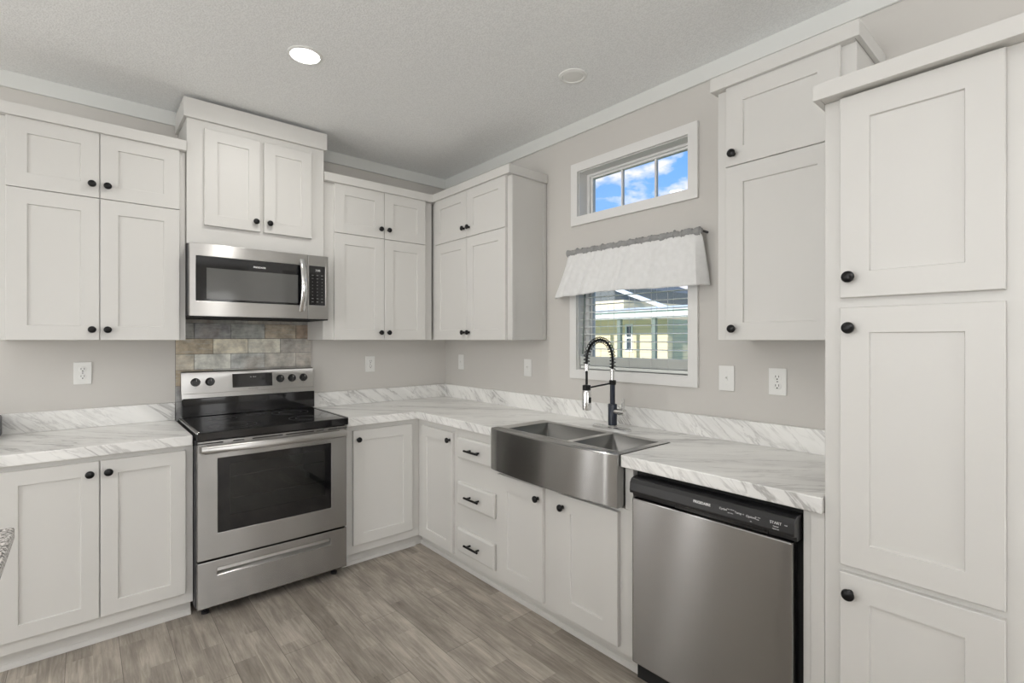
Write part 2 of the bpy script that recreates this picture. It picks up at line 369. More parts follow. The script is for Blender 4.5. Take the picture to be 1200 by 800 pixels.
def link(name, bm, mat, parent=None, smooth=False, bevel=0.0):
    bmesh.ops.recalc_face_normals(bm, faces=bm.faces[:])
    me = bpy.data.meshes.new(name)
    org = ORG.get(parent.name) if parent is not None else None
    bm.to_mesh(me); bm.free()
    if org is not None: me.transform(Matrix.Translation(-Vector(org)))
    me.materials.append(mat)
    for p in me.polygons: p.use_smooth = smooth
    if smooth:
        try: me.set_sharp_from_angle(angle=math.radians(40))
        except Exception: pass
    o = bpy.data.objects.new(name, me); COL.objects.link(o)
    if parent is not None:
        o.parent = parent; ORG[o.name] = ORG.get(parent.name, (0, 0, 0))
    if bevel:
        md = o.modifiers.new('edge', 'BEVEL'); md.width = bevel; md.segments = 2; md.limit_method = 'ANGLE'; md.angle_limit = math.radians(35)
    return o
def to_world(p, side):
    return (p[0], p[1], p[2]) if side == 'B' else (p[1], -p[0], p[2])
def root(name, org, side='B', label=None, cat=None, group=None, kind=None):
    o = bpy.data.objects.new(name, None); COL.objects.link(o); o.empty_display_size = .05
    o.location = to_world(org, side); o.rotation_euler = (0, 0, ROT[side]); ORG[o.name] = org
    tag(o, label, cat, group, kind); return o
def tag(o, label=None, cat=None, group=None, kind=None):
    if label: o['label'] = label
    if cat: o['category'] = cat
    if group: o['group'] = group
    if kind: o['kind'] = kind
    return o
def solo(name, bm, mat, org, side, label, cat, group=None, smooth=False, bevel=0):
    o = link(name, bm, mat, None, smooth, bevel); o.data.transform(Matrix.Translation(-Vector(org)))
    o.location = to_world(org, side); o.rotation_euler = (0, 0, ROT[side]); tag(o, label, cat, group); return o
def struct(name, bm, mat, bevel=0):
    o = link(name, bm, mat, None, False, bevel); o['kind'] = 'structure'; return o
def text(parent, s, size, x, y, z, mat, name='lettering', label=None, align='CENTER', bold=0.0):
    c = bpy.data.curves.new('t', 'FONT'); c.body = s; c.size = size; c.align_x = align; c.align_y = 'CENTER'; c.extrude = .0003; c.offset = bold
    o = bpy.data.objects.new('t', c); COL.objects.link(o)
    dg = bpy.context.evaluated_depsgraph_get(); me = bpy.data.meshes.new_from_object(o.evaluated_get(dg))
    bpy.data.objects.remove(o)
    org = Vector(ORG[parent.name])
    for v in me.vertices: v.co = Vector((v.co.x + x, y - v.co.z, v.co.y + z)) - org
    me.materials.clear(); me.materials.append(mat)
    q = bpy.data.objects.new(name, me); COL.objects.link(q); q.parent = parent
    if label: q['label'] = label
    return q

# ------------------------------------------------------------------ room shell
bm = NB(); slab(bm, [ROOM_X, 0], [ROOM_Y, 0], lambda a, b: True, -.12, 0); struct('floor', bm, M['floor'])
bm = NB(); slab(bm, [ROOM_X - .14, .14], [ROOM_Y - .14, .14], lambda a, b: True, CEIL, CEIL + .1); struct('ceiling', bm, M['ceiling'])
bm = NB(); slab(bm, [ROOM_X - .14, -5.78, -5.32, -4.52, -4.18, .14], [-.12, .2, 2.2, CEIL], lambda x, z: not ((-5.78 < x < -5.32 or -4.52 < x < -4.18) and .2 < z < 2.2), 0, .14, 'xz'); struct('wall_back', bm, M['wall'])
UW = (-2.219, -1.483, 2.142, 2.417); LW = (-2.219, -1.474, 1.202, 1.87)
bm = NB(); slab(bm, [ROOM_Y - .14, -5.62, -5.28, UW[0], UW[1], LW[1], 0], [-.12, .25, LW[2], LW[3], UW[2], 2.25, UW[3], CEIL],
     lambda y, z: not ((-5.62 < y < -5.28 and .25 < z < 2.25) or (UW[0] < y < UW[1] and UW[2] < z < UW[3]) or (LW[0] < y < LW[1] and LW[2] < z < LW[3])), 0, .14, 'yz')
struct('wall_right', bm, M['wall'])
bm = NB(); slab(bm, [ROOM_Y - .14, -4.5, -1.3, 0], [-.12, .06, 2.2, CEIL], lambda y, z: not (-4.5 < y < -1.3 and .06 < z < 2.2), ROOM_X - .14, ROOM_X, 'yz')
struct('wall_left', bm, M['wall'])
bm = NB(); slab(bm, [ROOM_X, -5.1, -3.9, -2.2, -1.0, -.62, -.22, 0], [-.12, .25, .6, 2.25, 2.3, CEIL],
     lambda x, z: not (((-5.1 < x < -3.9 or -2.2 < x < -1.0) and .6 < z < 2.3) or (-.62 < x < -.22 and .25 < z < 2.25)), ROOM_Y - .14, ROOM_Y, 'xz')
struct('wall_front', bm, M['wall'])
# flat band at the top of the walls
bm = NB(); bx(bm, ROOM_X, 0, -.014, 0, 2.647, CEIL, .002); struct('trim_1', bm, M['crown_band'])
bm = NB(); bx(bm, -.014, 0, ROOM_Y, -.014, 2.647, CEIL, .002); struct('trim_2', bm, M['crown_band'])

# ------------------------------------------------------------------ windows in the right wall (local frame R: lx=-y, ly=x)
def casing(parent, a, b, z0, z1, w=.053):
    bm = NB(); slab(bm, [a - w, a, b, b + w], [z0 - w, z0, z1, z1 + w], lambda u, v: not (a < u < b and z0 < v < z1), -.016, 0, 'xz')
    link('casing', bm, M['trim'], parent, bevel=.002)
def window(idx, a, b, z0, z1, fr, muntins, sash_mid=None):
    w = root('window_%d' % idx, ((a + b) / 2, 0, z0), 'R', kind='structure')
    casing(w, a, b, z0, z1)
    bm = NB(); t = .004   # jamb liner
    slab(bm, [a, a + t, b - t, b], [z0, z0 + t, z1 - t, z1], lambda u, v: not (a + t < u < b - t and z0 + t < v < z1 - t), 0.0, .075, 'xz'); link('jamb', bm, M['trim'], w)
    bm = NB(); l, r_, bt, tp = fr
    slab(bm, [a, a + l, b - r_, b], [z0, z0 + bt, z1 - tp, z1], lambda u, v: not (a + l < u < b - r_ and z0 + bt < v < z1 - tp), .075, .135, 'xz'); link('frame', bm, M['vinyl'], w, bevel=.002)
    # inner sash rim
    bm = NB(); q = .012
    slab(bm, [a + l, a + l + q, b - r_ - q, b - r_], [z0 + bt, z0 + bt + q, z1 - tp - q, z1 - tp], lambda u, v: not (a + l + q < u < b - r_ - q and z0 + bt + q < v < z1 - tp - q), .09, .12, 'xz'); link('sash', bm, M['vinyl'], w, bevel=.0015)
    bm = NB(); bx(bm, a + l + q / 2, b - r_ - q / 2, .103, .107, z0 + bt + q / 2, z1 - tp - q / 2); link('pane', bm, M['glass'], w)
    for m in muntins:
        bm = NB(); bx(bm, m - .006, m + .006, .094, .116, z0 + bt + q, z1 - tp - q, .002); link('muntin', bm, M['vinyl'], w)
    if sash_mid:
        bm = NB(); bx(bm, a + l, b - r_, .08, .118, sash_mid - .022, sash_mid + .022, .003); link('meeting_rail', bm, M['vinyl'], w)
    return w
window(1, 1.483, 2.219, UW[2], UW[3], (.022, .022, .016, .016), (1.735, 1.962))
window(2, 1.474, 2.219, LW[2], LW[3], (.03, .03, .03, .03), (), None)
# invented windows out of view, added to give the room its fill light
def added_window(idx, side, a0, a1, z0, z1):
    w = root('window_%d' % idx, (0, 0, 0), 'B', kind='structure')
    bm = NB()
    if side == 'L': bx(bm, ROOM_X - .13, ROOM_X - .12, a0, a1, z0, z1)
    else: bx(bm, a0, a1, ROOM_Y - .13, ROOM_Y - .12, z0, z1)
    link('roller_shade', bm, M['plate'], w)  # opaque panel added out of view to block the sun
    for (c, nm) in ((0, 'casing'), (1, 'mullion')):
        bm = NB(); q = .08
        if side == 'L':
            if c == 0: slab(bm, [a0 - q, a0, a1, a1 + q], [z0 - .055, z0, z1, z1 + q], lambda u, v: not (a0 < u < a1 and z0 < v < z1), ROOM_X, ROOM_X + .02, 'yz')
            else: bx(bm, ROOM_X - .06, ROOM_X - .02, (a0 + a1) / 2 - .03, (a0 + a1) / 2 + .03, z0, z1)
        else:
            if c == 0: slab(bm, [a0 - q, a0, a1, a1 + q], [z0 - q, z0, z1, z1 + q], lambda u, v: not (a0 < u < a1 and z0 < v < z1), ROOM_Y, ROOM_Y + .02, 'xz')
            else: bx(bm, a0, a1, ROOM_Y - .06, ROOM_Y - .02, (z0 + z1) / 2 - .025, (z0 + z1) / 2 + .025)
        link(nm, bm, M['trim'], w)
added_window(3, 'L', -4.5, -1.3, .06, 2.2)
added_window(4, 'F', -5.1, -3.9, .6, 2.3)
added_window(5, 'F', -2.2, -1.0, .6, 2.3)
for idx, (pl, a0, a1, z0, z1, w0, w1) in enumerate((('yz', -5.62, -5.28, .25, 2.25, -.02, 0), ('xz', -.62, -.22, .25, 2.25, ROOM_Y, ROOM_Y + .02), ('xz', -4.52, -4.18, .2, 2.2, -.02, 0), ('xz', -5.78, -5.32, .2, 2.2, -.02, 0))):  # narrow windows added only for their bands in the steel
    bm = NB(); q = .06; slab(bm, [a0 - q, a0, a1, a1 + q], [z0 - q, z0, z1, z1 + q], lambda u, v: not (a0 < u < a1 and z0 < v < z1), w0, w1, pl); wn = struct('window_%d' % (6 + idx), bm, M['trim'])
    bm = NB(); off = (.12, -.13, .12, .12)[idx]; o0 = (0, ROOM_Y, 0, 0)[idx]; slab(bm, [a0, a1], [z0, z1], lambda u, v: True, o0 + off, o0 + off + .01, pl); link('roller_shade', bm, M['plate'], wn)  # opaque backing added to keep the sun out

# ------------------------------------------------------------------ cabinets
def shaker(x0, x1, z0, z1, yb, yf, st=.07, sz=None, rec=.007):
    sz = sz or st
    bm = NB(); e = .002
    def rg(dx, dz, y): return [(x0 + dx, y, z0 + dz), (x1 - dx, y, z0 + dz), (x1 - dx, y, z1 - dz), (x0 + dx, y, z1 - dz)]
    loft(bm, [rg(0, 0, yb), rg(0, 0, yf + e), rg(e, e, yf), rg(st, sz, yf), rg(st + .0022, sz + .0022, yf + rec)])
    return bm
def plain_front(x0, x1, z0, z1, yb, yf):
    bm = NB()
    def rg(d, y): return [(x0 + d, y, z0 + d), (x1 - d, y, z0 + d), (x1 - d, y, z1 - d), (x0 + d, y, z1 - d)]
    loft(bm, [rg(0, yb), rg(0, yf + .008), rg(.004, yf + .003), rg(.012, yf)])
    return bm
def knob(parent, x, z, y):
    bm = NB()
    lathe(bm, [(.009, 0), (.0075, .003), (.0055, .008), (.0055, .013), (.010, .015), (.0155, .018), (.0168, .0215), (.0155, .026), (.010, .0295), (.003, .031)], (x, y, z), 'y', 24)
    link('knob', bm, M['black'], parent, smooth=True)
def bar_pull(parent, x, z, y, half=.064):
    bm = NB(); tube(bm, [(x - half, y - .030, z), (x + half, y - .030, z)], .0062, 12)
    for s in (-1, 1): tube(bm, [(x + s * half * .62, y - .0005, z), (x + s * half * .62, y - .030, z)], .0055, 10)
    link('handle', bm, M['black'], parent, smooth=True)
def cabinet(name, side, x0, x1, z0, z1, depth, label, doors=(), drawers=(), group=None, st=.07, toe=False, cornice=None, panels=(), cat='cabinet', kz=None, extra=None, tfront=None):
    """depth: front plane of the face frame; doors (x0,x1,z0,z1,knob x,knob z)"""
    r = root(name, ((x0 + x1) / 2, -depth / 2, 0 if toe else z0), side, label, cat, group)
    bm = NB(); w = .04
    bx(bm, x0, x1, -(depth - .018), -.003, z0, z1)
    link('carcass', bm, M['cab'], r)
    bm = NB(); bx(bm, x0, x1, -depth, -(depth - .018) , z0, z1, .0012); link('face_frame', bm, M['cab'], r)
    for d in doors:
        a, b, c, e, kx, kz_ = d[:6]; s = d[6] if len(d) > 6 else st
        dr = link('door', shaker(a, b, c, e, -depth - .0006, -depth - .020, s), M['cab'], r)
        knob(dr, kx, kz_, -depth - .020)
    for (a, b, c, e) in drawers:
        dr = link('drawer', plain_front(a, b, c, e, -depth - .0006, -depth - .020), M['cab'], r)
        bar_pull(dr, (a + b) / 2, (c + e) / 2, -depth - .020)
    if toe:
        tx0, tx1 = toe
        bm = NB(); bx(bm, tx0, tx1, -.555, -.03, 0.0005, z0 - .0005); link('toe_kick', bm, M['cab'], r)
        bm = NB(); loft(bm, [[(x, -.555, .0005), (x, -.568, .0005), (x, -.5665, .013), (x, -.560, .020), (x, -.555, .022)] for x in (tx0, tx1)]); link('shoe_moulding', bm, M['cab'], r)
    if cornice:
        cb, ct, th, l, rr = cornice      # bottom, top, thickness, return on left / right
        xs0 = x0 - (th if l else 0); xs1 = x1 + (th if rr else 0)
        us = [xs0, x0, x1, xs1] if (l or rr) else [x0, x1]
        us = sorted(set(us))
        f = -depth - .020 - .0005
        bm = NB()
        slab(bm, us, [f - th, f, -.003], lambda u, v: v < f or u < x0 or u > x1, cb, ct)
        link('cornice', bm, M['cab'], r, bevel=.0015)
        bm = NB(); bx(bm, x0 + .001, x1 - .001, f + .0005, -.004, z1 + .0003, ct - .004); link('top_panel', bm, M['cab'], r)
    for (a, b, c, e) in panels:
        pass
    if extra: extra(r)
    return r
ZB, ZS, ZT = 1.385, 2.089, 2.414; DU = .300; g = .0015
CN = (2.412, 2.467, .016, False, False)
def updoors(a, m, b):
    return [(a, m - g, ZB, ZS - g, m - .030, 1.437), (m + g, b, ZB, ZS - g, m + .030, 1.437), (a, m - g, ZS + g, ZT, m - .030, 2.153), (m + g, b, ZS + g, ZT, m + .030, 2.153)]
cabinet('wall_cabinet', 'B', -2.607, -1.884, ZB, ZT - .003, DU, 'tall white four-door wall cabinet left of the microwave, above the left worktop',
        updoors(-2.576, -2.246, -1.913), cornice=CN)
cabinet('wall_cabinet', 'B', -1.136, -.3225, ZB, ZT - .003, DU, 'white four-door wall cabinet between microwave and room corner',
        updoors(-1.068, -.716, -.385), cornice=(2.412, 2.467, .016, False, False))
def side_strips(r):
    bm = NB(); bx(bm, 1.2004, 1.2045, -.030, -.006, ZB + .001, ZT - .006); bx(bm, 1.2004, 1.2045, -.299, -.270, ZB + .001, ZT - .006)
    link('edge_strip', bm, M['cab'], r)
cabinet('wall_cabinet', 'R', .0, 1.200, ZB, ZT - .003, DU, 'white four-door corner wall cabinet on the window wall, glossy side panel facing the window',
        updoors(.345, .749, 1.160), cornice=(2.412, 2.467, .016, False, True), extra=side_strips)
cabinet('wall_cabinet', 'R', 2.520, 3.0125, ZB, ZT - .003, DU, 'white two-door wall cabinet right of the window, beside the tall pantry',
        [(2.562, 2.967, ZB, ZS - g, 2.594, 1.431), (2.562, 2.967, ZS + g, ZT, 2.594, 2.136)], cornice=(2.412, 2.467, .016, True, True))
# raised cabinet above the microwave
cabinet('wall_cabinet', 'B', -1.8815, -1.1385, 1.914, 2.6, .322, 'raised two-door white cabinet above the microwave, tallest on the stove wall',
        [(-1.801, -1.517, 2.022, 2.556, -1.543, 2.077, .062), (-1.497, -1.220, 2.022, 2.556, -1.468, 2.077, .062)], cornice=None,
        extra=None)
bm_r = [o for o in COL.objects if o.name.startswith('wall_cabinet') and o.parent is None][-1]
bm = NB(); slab(bm, [-1.8975, -1.8815, -1.1385, -1.1225], [-.338, -.3222, -.003], lambda u, v: v < -.3222 or u < -1.8815 or u > -1.1385, 2.601, 2.706)
link('cornice', bm, M['cab'], bm_r, bevel=.0015)
bm = NB(); bx(bm, -1.8805, -1.1395, -.3215, -.004, 2.6005, 2.70); link('top_panel', bm, M['cab'], bm_r)

# base cabinets
DB = .610; FB, FT = .083, .864
cabinet('base_cabinet', 'B', -2.640, -1.894, FB, FT, DB, 'white two-door base cabinet under the left worktop, left of the stove',
        [(-2.576, -2.254, .138, .842, -2.287, .790, .062), (-2.250, -1.926, .138, .842, -2.222, .790, .062)], toe=(-2.640, -1.897))
cabinet('base_cabinet', 'B', -1.122, -.6105, FB, FT, DB, 'white one-door base cabinet right of the stove',
        [(-1.072, -.670, .138, .836, -1.043, .781, .065)], toe=(-1.122, -.6105))
def corner_toe(r):
    bm = NB(); bx(bm, .03, .555, -.6102, -.5552, .0005, FB - .0005); link('toe_kick', bm, M['cab'], r)
cabinet('base_cabinet', 'R', .003, 1.058, FB, FT, DB, 'white one-door corner base cabinet left of the drawers',
        [(.672, 1.034, .100, .828, 1.006, .781, .065)], toe=(.003, 1.058), extra=corner_toe)
cabinet('base_cabinet', 'R', 1.0584, 1.452, FB, FT, DB, 'white base cabinet with three drawers and black bar pulls',
        drawers=[(1.083, 1.433, .687, .813), (1.083, 1.433, .415, .547), (1.083, 1.433, .135, .277)], toe=(1.0584, 1.452))
def sink_base(r):
    bm = NB()   # stile beside the dishwasher, full height
    bx(bm, 2.2785, 2.318, -.61, -.02, .6885, FT, .001); link('end_panel', bm, M['cab'], r)
cabinet('base_cabinet', 'R', 1.4524, 2.318, FB, .688, DB, 'white two-door base cabinet beneath the farmhouse sink',
        [(1.462, 1.808, .110, .672, 1.777, .613, .080), (1.908, 2.254, .110, .672, 1.943, .613, .080)], toe=(1.4524, 2.312), extra=sink_base)
# filler between dishwasher and pantry
r = root('filler_panel', (2.985, -.3, 0), 'R', 'narrow white filler panel between dishwasher and pantry', 'panel')
bm = NB(); bx(bm, 2.951, 3.011, -.610, -.03, .0005, FT, .001); link('panel', bm, M['cab'], r)
bm = NB(); bx(bm, 2.972, 3.011, -.614, -.6105, .0005, FT, .001); link('edge_board', bm, M['cab'], r)

# pantry
p = root('pantry_cabinet', (3.235, -.31, 0), 'R', 'floor-standing white pantry cabinet with three stacked doors, right edge of the view', 'cabinet')
bm = NB(); bx(bm, 3.013, 3.46, -.602, -.003, .09, 2.094); link('carcass', bm, M['cab'], p)
bm = NB(); bx(bm, 3.013, 3.46, -.620, -.6022, .09, 2.094, .0015); link('face_frame', bm, M['cab'], p)
bm = NB(); bx(bm, 3.013, 3.46, -.555, -.03, .0005, .0895); link('toe_kick', bm, M['cab'], p)
for (c, e, kz) in ((1.508, 2.088, 1.566), (.7345, 1.480, 1.421), (.14, .714, .660)):
    dr = link('door', shaker(3.057, 3.4014, c, e, -.6206, -.640, .072), M['cab'], p); knob(dr, 3.083, kz, -.640)
bm = NB(); slab(bm, [2.997, 3.013, 3.46, 3.476], [-.672, -.6565, -.003], lambda u, v: v < -.6565 or u < 3.013 or u > 3.46, 2.080 + .012, 2.139); link('cornice', bm, M['cab'], p, bevel=.0015)
bm = NB(); bx(bm, 3.0135, 3.4595, -.656, -.004, 2.0945, 2.134); link('top_panel', bm, M['cab'], p)

# ------------------------------------------------------------------ worktops
CT0, CT1 = .866, .915
w = root('worktop', (-2.3, -.3, CT0), 'B', 'white marble-look worktop left of the stove', 'countertop')
bm = NB(); bx(bm, -3.0, -1.899, -.642, -.004, CT0, CT1); link('top', bm, M['marble'], w, bevel=.004)
bm = NB(); bx(bm, -3.0, -1.900, -.024, -.003, CT1 + .0004, 1.018); link('backsplash', bm, M['marble'], w, bevel=.002)
w = root('worktop', (-.3, -.3, CT0), 'B', 'L-shaped white marble-look worktop from the stove round the corner to the pantry', 'countertop')
bm = NB()
SY0, SY1, SXB = -1.443, -2.278, -.266
slab(bm, [-1.116, -.642, SXB, -.004], [-3.011, SY1, SY0, -.642, -.004],
     lambda x, y: (y > -.642) or (x > -.642 and not (SY1 < y < SY0 and x < SXB)), CT0, CT1)
link('top', bm, M['marble'], w, bevel=.004)
bm = NB(); slab(bm, [-1.106, -.024, -.003], [-3.011, -.024, -.003], lambda x, y: y > -.024 or x > -.024, CT1 + .0004, 1.018); link('backsplash', bm, M['marble'], w, bevel=.002)

# ------------------------------------------------------------------ tile splashback
r = root('tile_splashback', (-1.505, -.006, .92), 'B', 'weathered grey and tan brick tile splashback behind the stove', 'tiles')
bm = NB(); bx(bm, -1.897, -1.112, -.006, -.0005, .90, 1.53); link('grout', bm, M['darktrim'], r)
bm = NB(); lay = bm.loops.layers.float_color.new('tone')
tones = {0: [(.33, .31, .28), (.30, .30, .28), (.34, .32, .28), (.31, .30, .28), (.33, .31, .28)],
         1: [(.30, .30, .28), (.28, .28, .28), (.33, .34, .32), (.36, .31, .24), (.27, .21, .16)],
         2: [(.40, .34, .25), (.62, .58, .47), (.60, .58, .50), (.35, .33, .30), (.3, .3, .3)],
         3: [(.50, .46, .38), (.58, .58, .53), (.44, .45, .43), (.42, .40, .36), (.40, .37, .33)],
         4: [(.40, .34, .25), (.5, .5, .47), (.45, .43, .4), (.35, .33, .30), (.3, .3, .3)],
         5: [(.3, .3, .3), (.4, .4, .38), (.4, .36, .3), (.35, .33, .30), (.3, .3, .3)],
         6: [(.3, .3, .3), (.4, .4, .38), (.4, .36, .3), (.35, .33, .30), (.3, .3, .3)]}
zr = [1.527, 1.488, 1.394, 1.300, 1.206, 1.112, 1.018, .905]
for k in range(7):
    edges = [-1.8965, -1.703, -1.508, -1.3135, -1.1125] if k % 2 == 0 else [-1.8965, -1.802, -1.606, -1.410, -1.214, -1.1125]
    for i, (a, b) in enumerate(zip(edges, edges[1:])):
        n0 = len(bm.faces); gp = .0013
        bx(bm, a + gp, b - gp, -.0125, -.0062, zr[k + 1] + gp, zr[k] - gp, .0008)
        bm.faces.ensure_lookup_table()
        for f in bm.faces[n0:]:
            for lp in f.loops: lp[lay] = (*[min(1, q * 1.3) for q in tones[k][i]], 1)
link('tiles', bm, M['tile'], r)

# ------------------------------------------------------------------ stove
RX0, RX1 = -1.890, -1.130
st = root('stove', (-1.51, -.35, 0), 'B', 'freestanding stainless steel electric range with black glass cooktop', 'stove')
bm = NB(); bx(bm, RX0, RX1, -.640, -.03, .055, .889, .003); link('body', bm, M['charcoal'], st)
for sx in (RX0 + .05, RX1 - .05):
    for sy in (-.60, -.08):
        bm = NB(); lathe(bm, [(.018, .0005), (.018, .012), (.010, .014), (.010, .056)], (sx, sy, 0), 'z', 14); link('foot', bm, M['blackplastic'], st, smooth=True)
bm = NB(); bx(bm, RX0 - .001, RX1 + .001, -.694, -.075, .889, .930, .004, 2); ck = link('cooktop', bm, M['blackgloss'], st)
for (a, b, c, d) in ((RX0 - .001, RX0 + .012, -.688, -.09), (RX1 - .012, RX1 + .001, -.688, -.09)):
    bm = NB(); bx(bm, a, b, c, d, .9302, .9325, .0005); link('edge_trim', bm, M['steel'], ck)
bm = NB()
for (cx, cy, rad) in ((-1.70, -.53, .115), (-1.70, -.24, .080), (-1.32, -.53, .090), (-1.32, -.24, .105), (-1.51, -.20, .05)):
    for rr in (rad, rad * .62):
        n = 48; rings = []
        for q, z in ((rr - .001, .9302), (rr - .001, .9306), (rr + .001, .9306), (rr + .001, .9302)):
            rings.append([(cx + q * math.cos(2 * PI * i / n), cy + q * math.sin(2 * PI * i / n), z) for i in range(n)])
        rings.append(rings[0]); loft(bm, rings, False, False)
link('burner_ring', bm, M['ring'], ck)
# backguard
bg_ = root_bg = st
bm = NB(); bx(bm, RX0 + .018, RX1 + .018, -.078, -.018, .931, 1.040, .003); link('backguard_base', bm, M['blackgloss'], st)
def prof(x): return [(x, -.018, 1.030), (x, -.066, 1.026), (x, -.076, 1.036), (x, -.070, 1.066), (x, -.060, 1.066), (x, -.046, 1.190), (x, -.040, 1.197), (x, -.018, 1.199)]
bm = NB(); loft(bm, [prof(RX0 + .016), prof(RX1 + .018)]); bgd = link('backguard', bm, M['steel_light'], st, bevel=.001)
bm = NB(); loft(bm, [[(x, -.0635, 1.090), (x, -.0545, 1.174), (x, -.050, 1.174), (x, -.058, 1.090)] for x in (-1.606, -1.376)]); dsp = link('display', bm, M['blackgloss'], bgd)
def bgy(z): return -.060 + (z - 1.066) / .124 * .014 - .0045
for (s, sz, x, z) in (('3:05', .022, -1.489, 1.145), ('BAKE', .007, -1.585, 1.140), ('BROIL', .007, -1.560, 1.146), ('KEEP', .006, -1.582, 1.117), ('CLEAN', .006, -1.556, 1.117), ('TIMER', .007, -1.492, 1.120), ('CLOCK', .006, -1.485, 1.108),
                      ('^', .014, -1.448, 1.143), ('STOP', .008, -1.420, 1.142), ('ON', .008, -1.393, 1.141), ('v', .010, -1.446, 1.116), ('START', .007, -1.420, 1.114), ('OFF', .008, -1.393, 1.114)):
    text(dsp, s, sz, x, bgy(z) - .0012, z, M['print'])
text(bgd, 'FRIGIDAIRE', .011, -1.49, -.0650, 1.078, M['printdark'])
for x in (-1.802, -1.727, -1.326, -1.253, -1.179):
    bm = NB(); y0 = bgy(1.133) + .004
    lathe(bm, [(.025, 0), (.025, .006), (.0215, .010), (.020, .026), (.017, .030)], (x, y0, 1.133), 'y', 28)
    bx(bm, x - .0042, x + .0042, y0 - .036, y0 - .02, 1.133 - .021, 1.133 + .021, .0015)
    kb = link('control_knob', bm, M['blackplastic'], bgd, smooth=True)
    bm = NB(); bx(bm, x - .0008, x + .0008, y0 - .0366, y0 - .0362, 1.140, 1.152); link('pointer', bm, M['print'], kb)
    text(bgd, 'OFF', .006, x, bgy(1.1) + .0045, 1.099, M['printdark'])
# oven door
DX0, DX1 = RX0 + .004, RX1 - .006; DF = -.684
bm = NB(); WA, WB, WC, WD = -1.798, -1.227, .420, .793
slab(bm, [DX0, WA, WB, DX1], [.295, WC, WD, .884], lambda u, v: not (WA < u < WB and WC < v < WD), DF, -.645, 'xz')
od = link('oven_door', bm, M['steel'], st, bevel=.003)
bm = NB(); slab(bm, [WA + .0005, -1.745, -1.262, WB - .0005], [WC + .0005, .498, .758, WD - .0005], lambda u, v: not (-1.745 < u < -1.262 and .498 < v < .758), DF + .003, DF + .010, 'xz'); link('window_border', bm, M['blackgloss'], od)
bm = NB(); bx(bm, -1.7445, -1.2625, DF + .004, DF + .008, .4985, .7575); link('window_glass', bm, M['smoked'], od)
bm = NB(); bx(bm, -1.775, -1.235, -.652, -.647, .47, .775); link('inner_liner', bm, simple('oven_liner', (.22, .225, .225), .45, bump=.1, bscale=12), od)
for z in (.690, .575):
    bm = NB(); tube(bm, [(-1.74, -.664, z), (-1.268, -.664, z)], .0022, 8); link('oven_rack', bm, M['chrome'], od)
bm = NB()
for (z, offs) in ((.873, ((-.335, .13), (-.20, .05), (-.06, .15), (.105, .15), (.215, .04), (.315, .11))), (.822, ((-.30, .10), (-.20, .05), (-.06, .15), (.105, .15), (.215, .04), (.315, .08)))):
    for (dx, wd) in offs: bx(bm, -1.505 + dx - wd / 2, -1.505 + dx + wd / 2, DF - .0006, DF + .004, z - .0028, z + .0028)
link('vent_slots', bm, M['dark'], od)
n = 17; rings = []
for i in range(n):
    t = i / (n - 1); x = -1.874 + t * .722; y = -.722 - .022 * math.sin(PI * t); hh = .0185
    rings.append([(x, y + .010 * math.sin(a) * 1.0, .848 + hh * math.cos(a)) for a in [2 * PI * k / 14 for k in range(14)]])
bm = NB(); loft(bm, rings)
for (a, b) in ((-1.874, -1.845), (-1.181, -1.152)): bx(bm, a, b, -.722, DF + .001, .832, .864, .003)
link('handle', bm, M['steel_light'], od, smooth=True)
# drawer with recessed grip
bm = NB(); slab(bm, [DX0, -1.800, -1.229, DX1], [.058, .207, .245, .286], lambda u, v: not (-1.800 < u < -1.229 and .207 < v < .245), DF, -.650, 'xz'); dw = link('drawer', bm, M['steel'], st, bevel=.003)
bm = NB(); loft(bm, [[(x, -.651, .2455), (x, -.660, .2455), (x, -.661, .222), (x, -.682, .2073), (x, -.651, .2065)] for x in (-1.7995, -1.2295)]); link('recessed_grip', bm, M['steel_light'], dw)

# ------------------------------------------------------------------ microwave
mw = root('microwave', (-1.51, -.2, 1.513), 'B', 'stainless steel over-range microwave mounted above the stove', 'microwave')
MX0, MX1, MZ0, MZ1, MF = -1.8805, -1.1405, 1.515, 1.9075, -.405
bm = NB(); bx(bm, MX0, MX1, -.365, -.014, 1.520, 1.906, .002); link('body', bm, M['charcoal'], mw)
bm = NB(); bx(bm, MX0, MX1, -.402, -.02, 1.5085, 1.5195, .002); bx(bm, -1.80, -1.60, -.30, -.12, 1.505, 1.509); bx(bm, -1.42, -1.22, -.30, -.12, 1.505, 1.509); link('underside', bm, M['dark'], mw)
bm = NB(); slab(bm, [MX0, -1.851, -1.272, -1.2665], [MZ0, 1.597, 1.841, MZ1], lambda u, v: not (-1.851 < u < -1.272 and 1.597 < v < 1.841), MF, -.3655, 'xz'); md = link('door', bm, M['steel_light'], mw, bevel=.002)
bm = NB(); slab(bm, [-1.8505, -1.802, -1.322, -1.2725], [1.5975, 1.609, 1.779, 1.8405], lambda u, v: not (-1.802 < u < -1.322 and 1.609 < v < 1.779), MF + .002, MF + .012, 'xz'); link('window_border', bm, M['blackgloss'], md)
bm = NB(); bx(bm, -1.8015, -1.3225, MF + .003, MF + .010, 1.6095, 1.7785); link('window_glass', bm, simple('screened_glass', (.10, .10, .097), .12, coat=.5), md)
text(md, 'FRIGIDAIRE', .013, -1.537, MF + .001, 1.803, M['print'], bold=.0003)
bm = NB(); slab(bm, [-1.265, -1.258, -1.160, MX1], [MZ0, 1.600, 1.843, MZ1], lambda u, v: not (-1.258 < u < -1.160 and 1.600 < v < 1.843), MF, -.3655, 'xz'); cp = link('control_panel', bm, M['steel_light'], mw, bevel=.002)
bm = NB(); bx(bm, -1.2575, -1.1605, MF + .001, MF + .010, 1.6005, 1.8425); kp = link('keypad', bm, M['blackgloss'], cp)
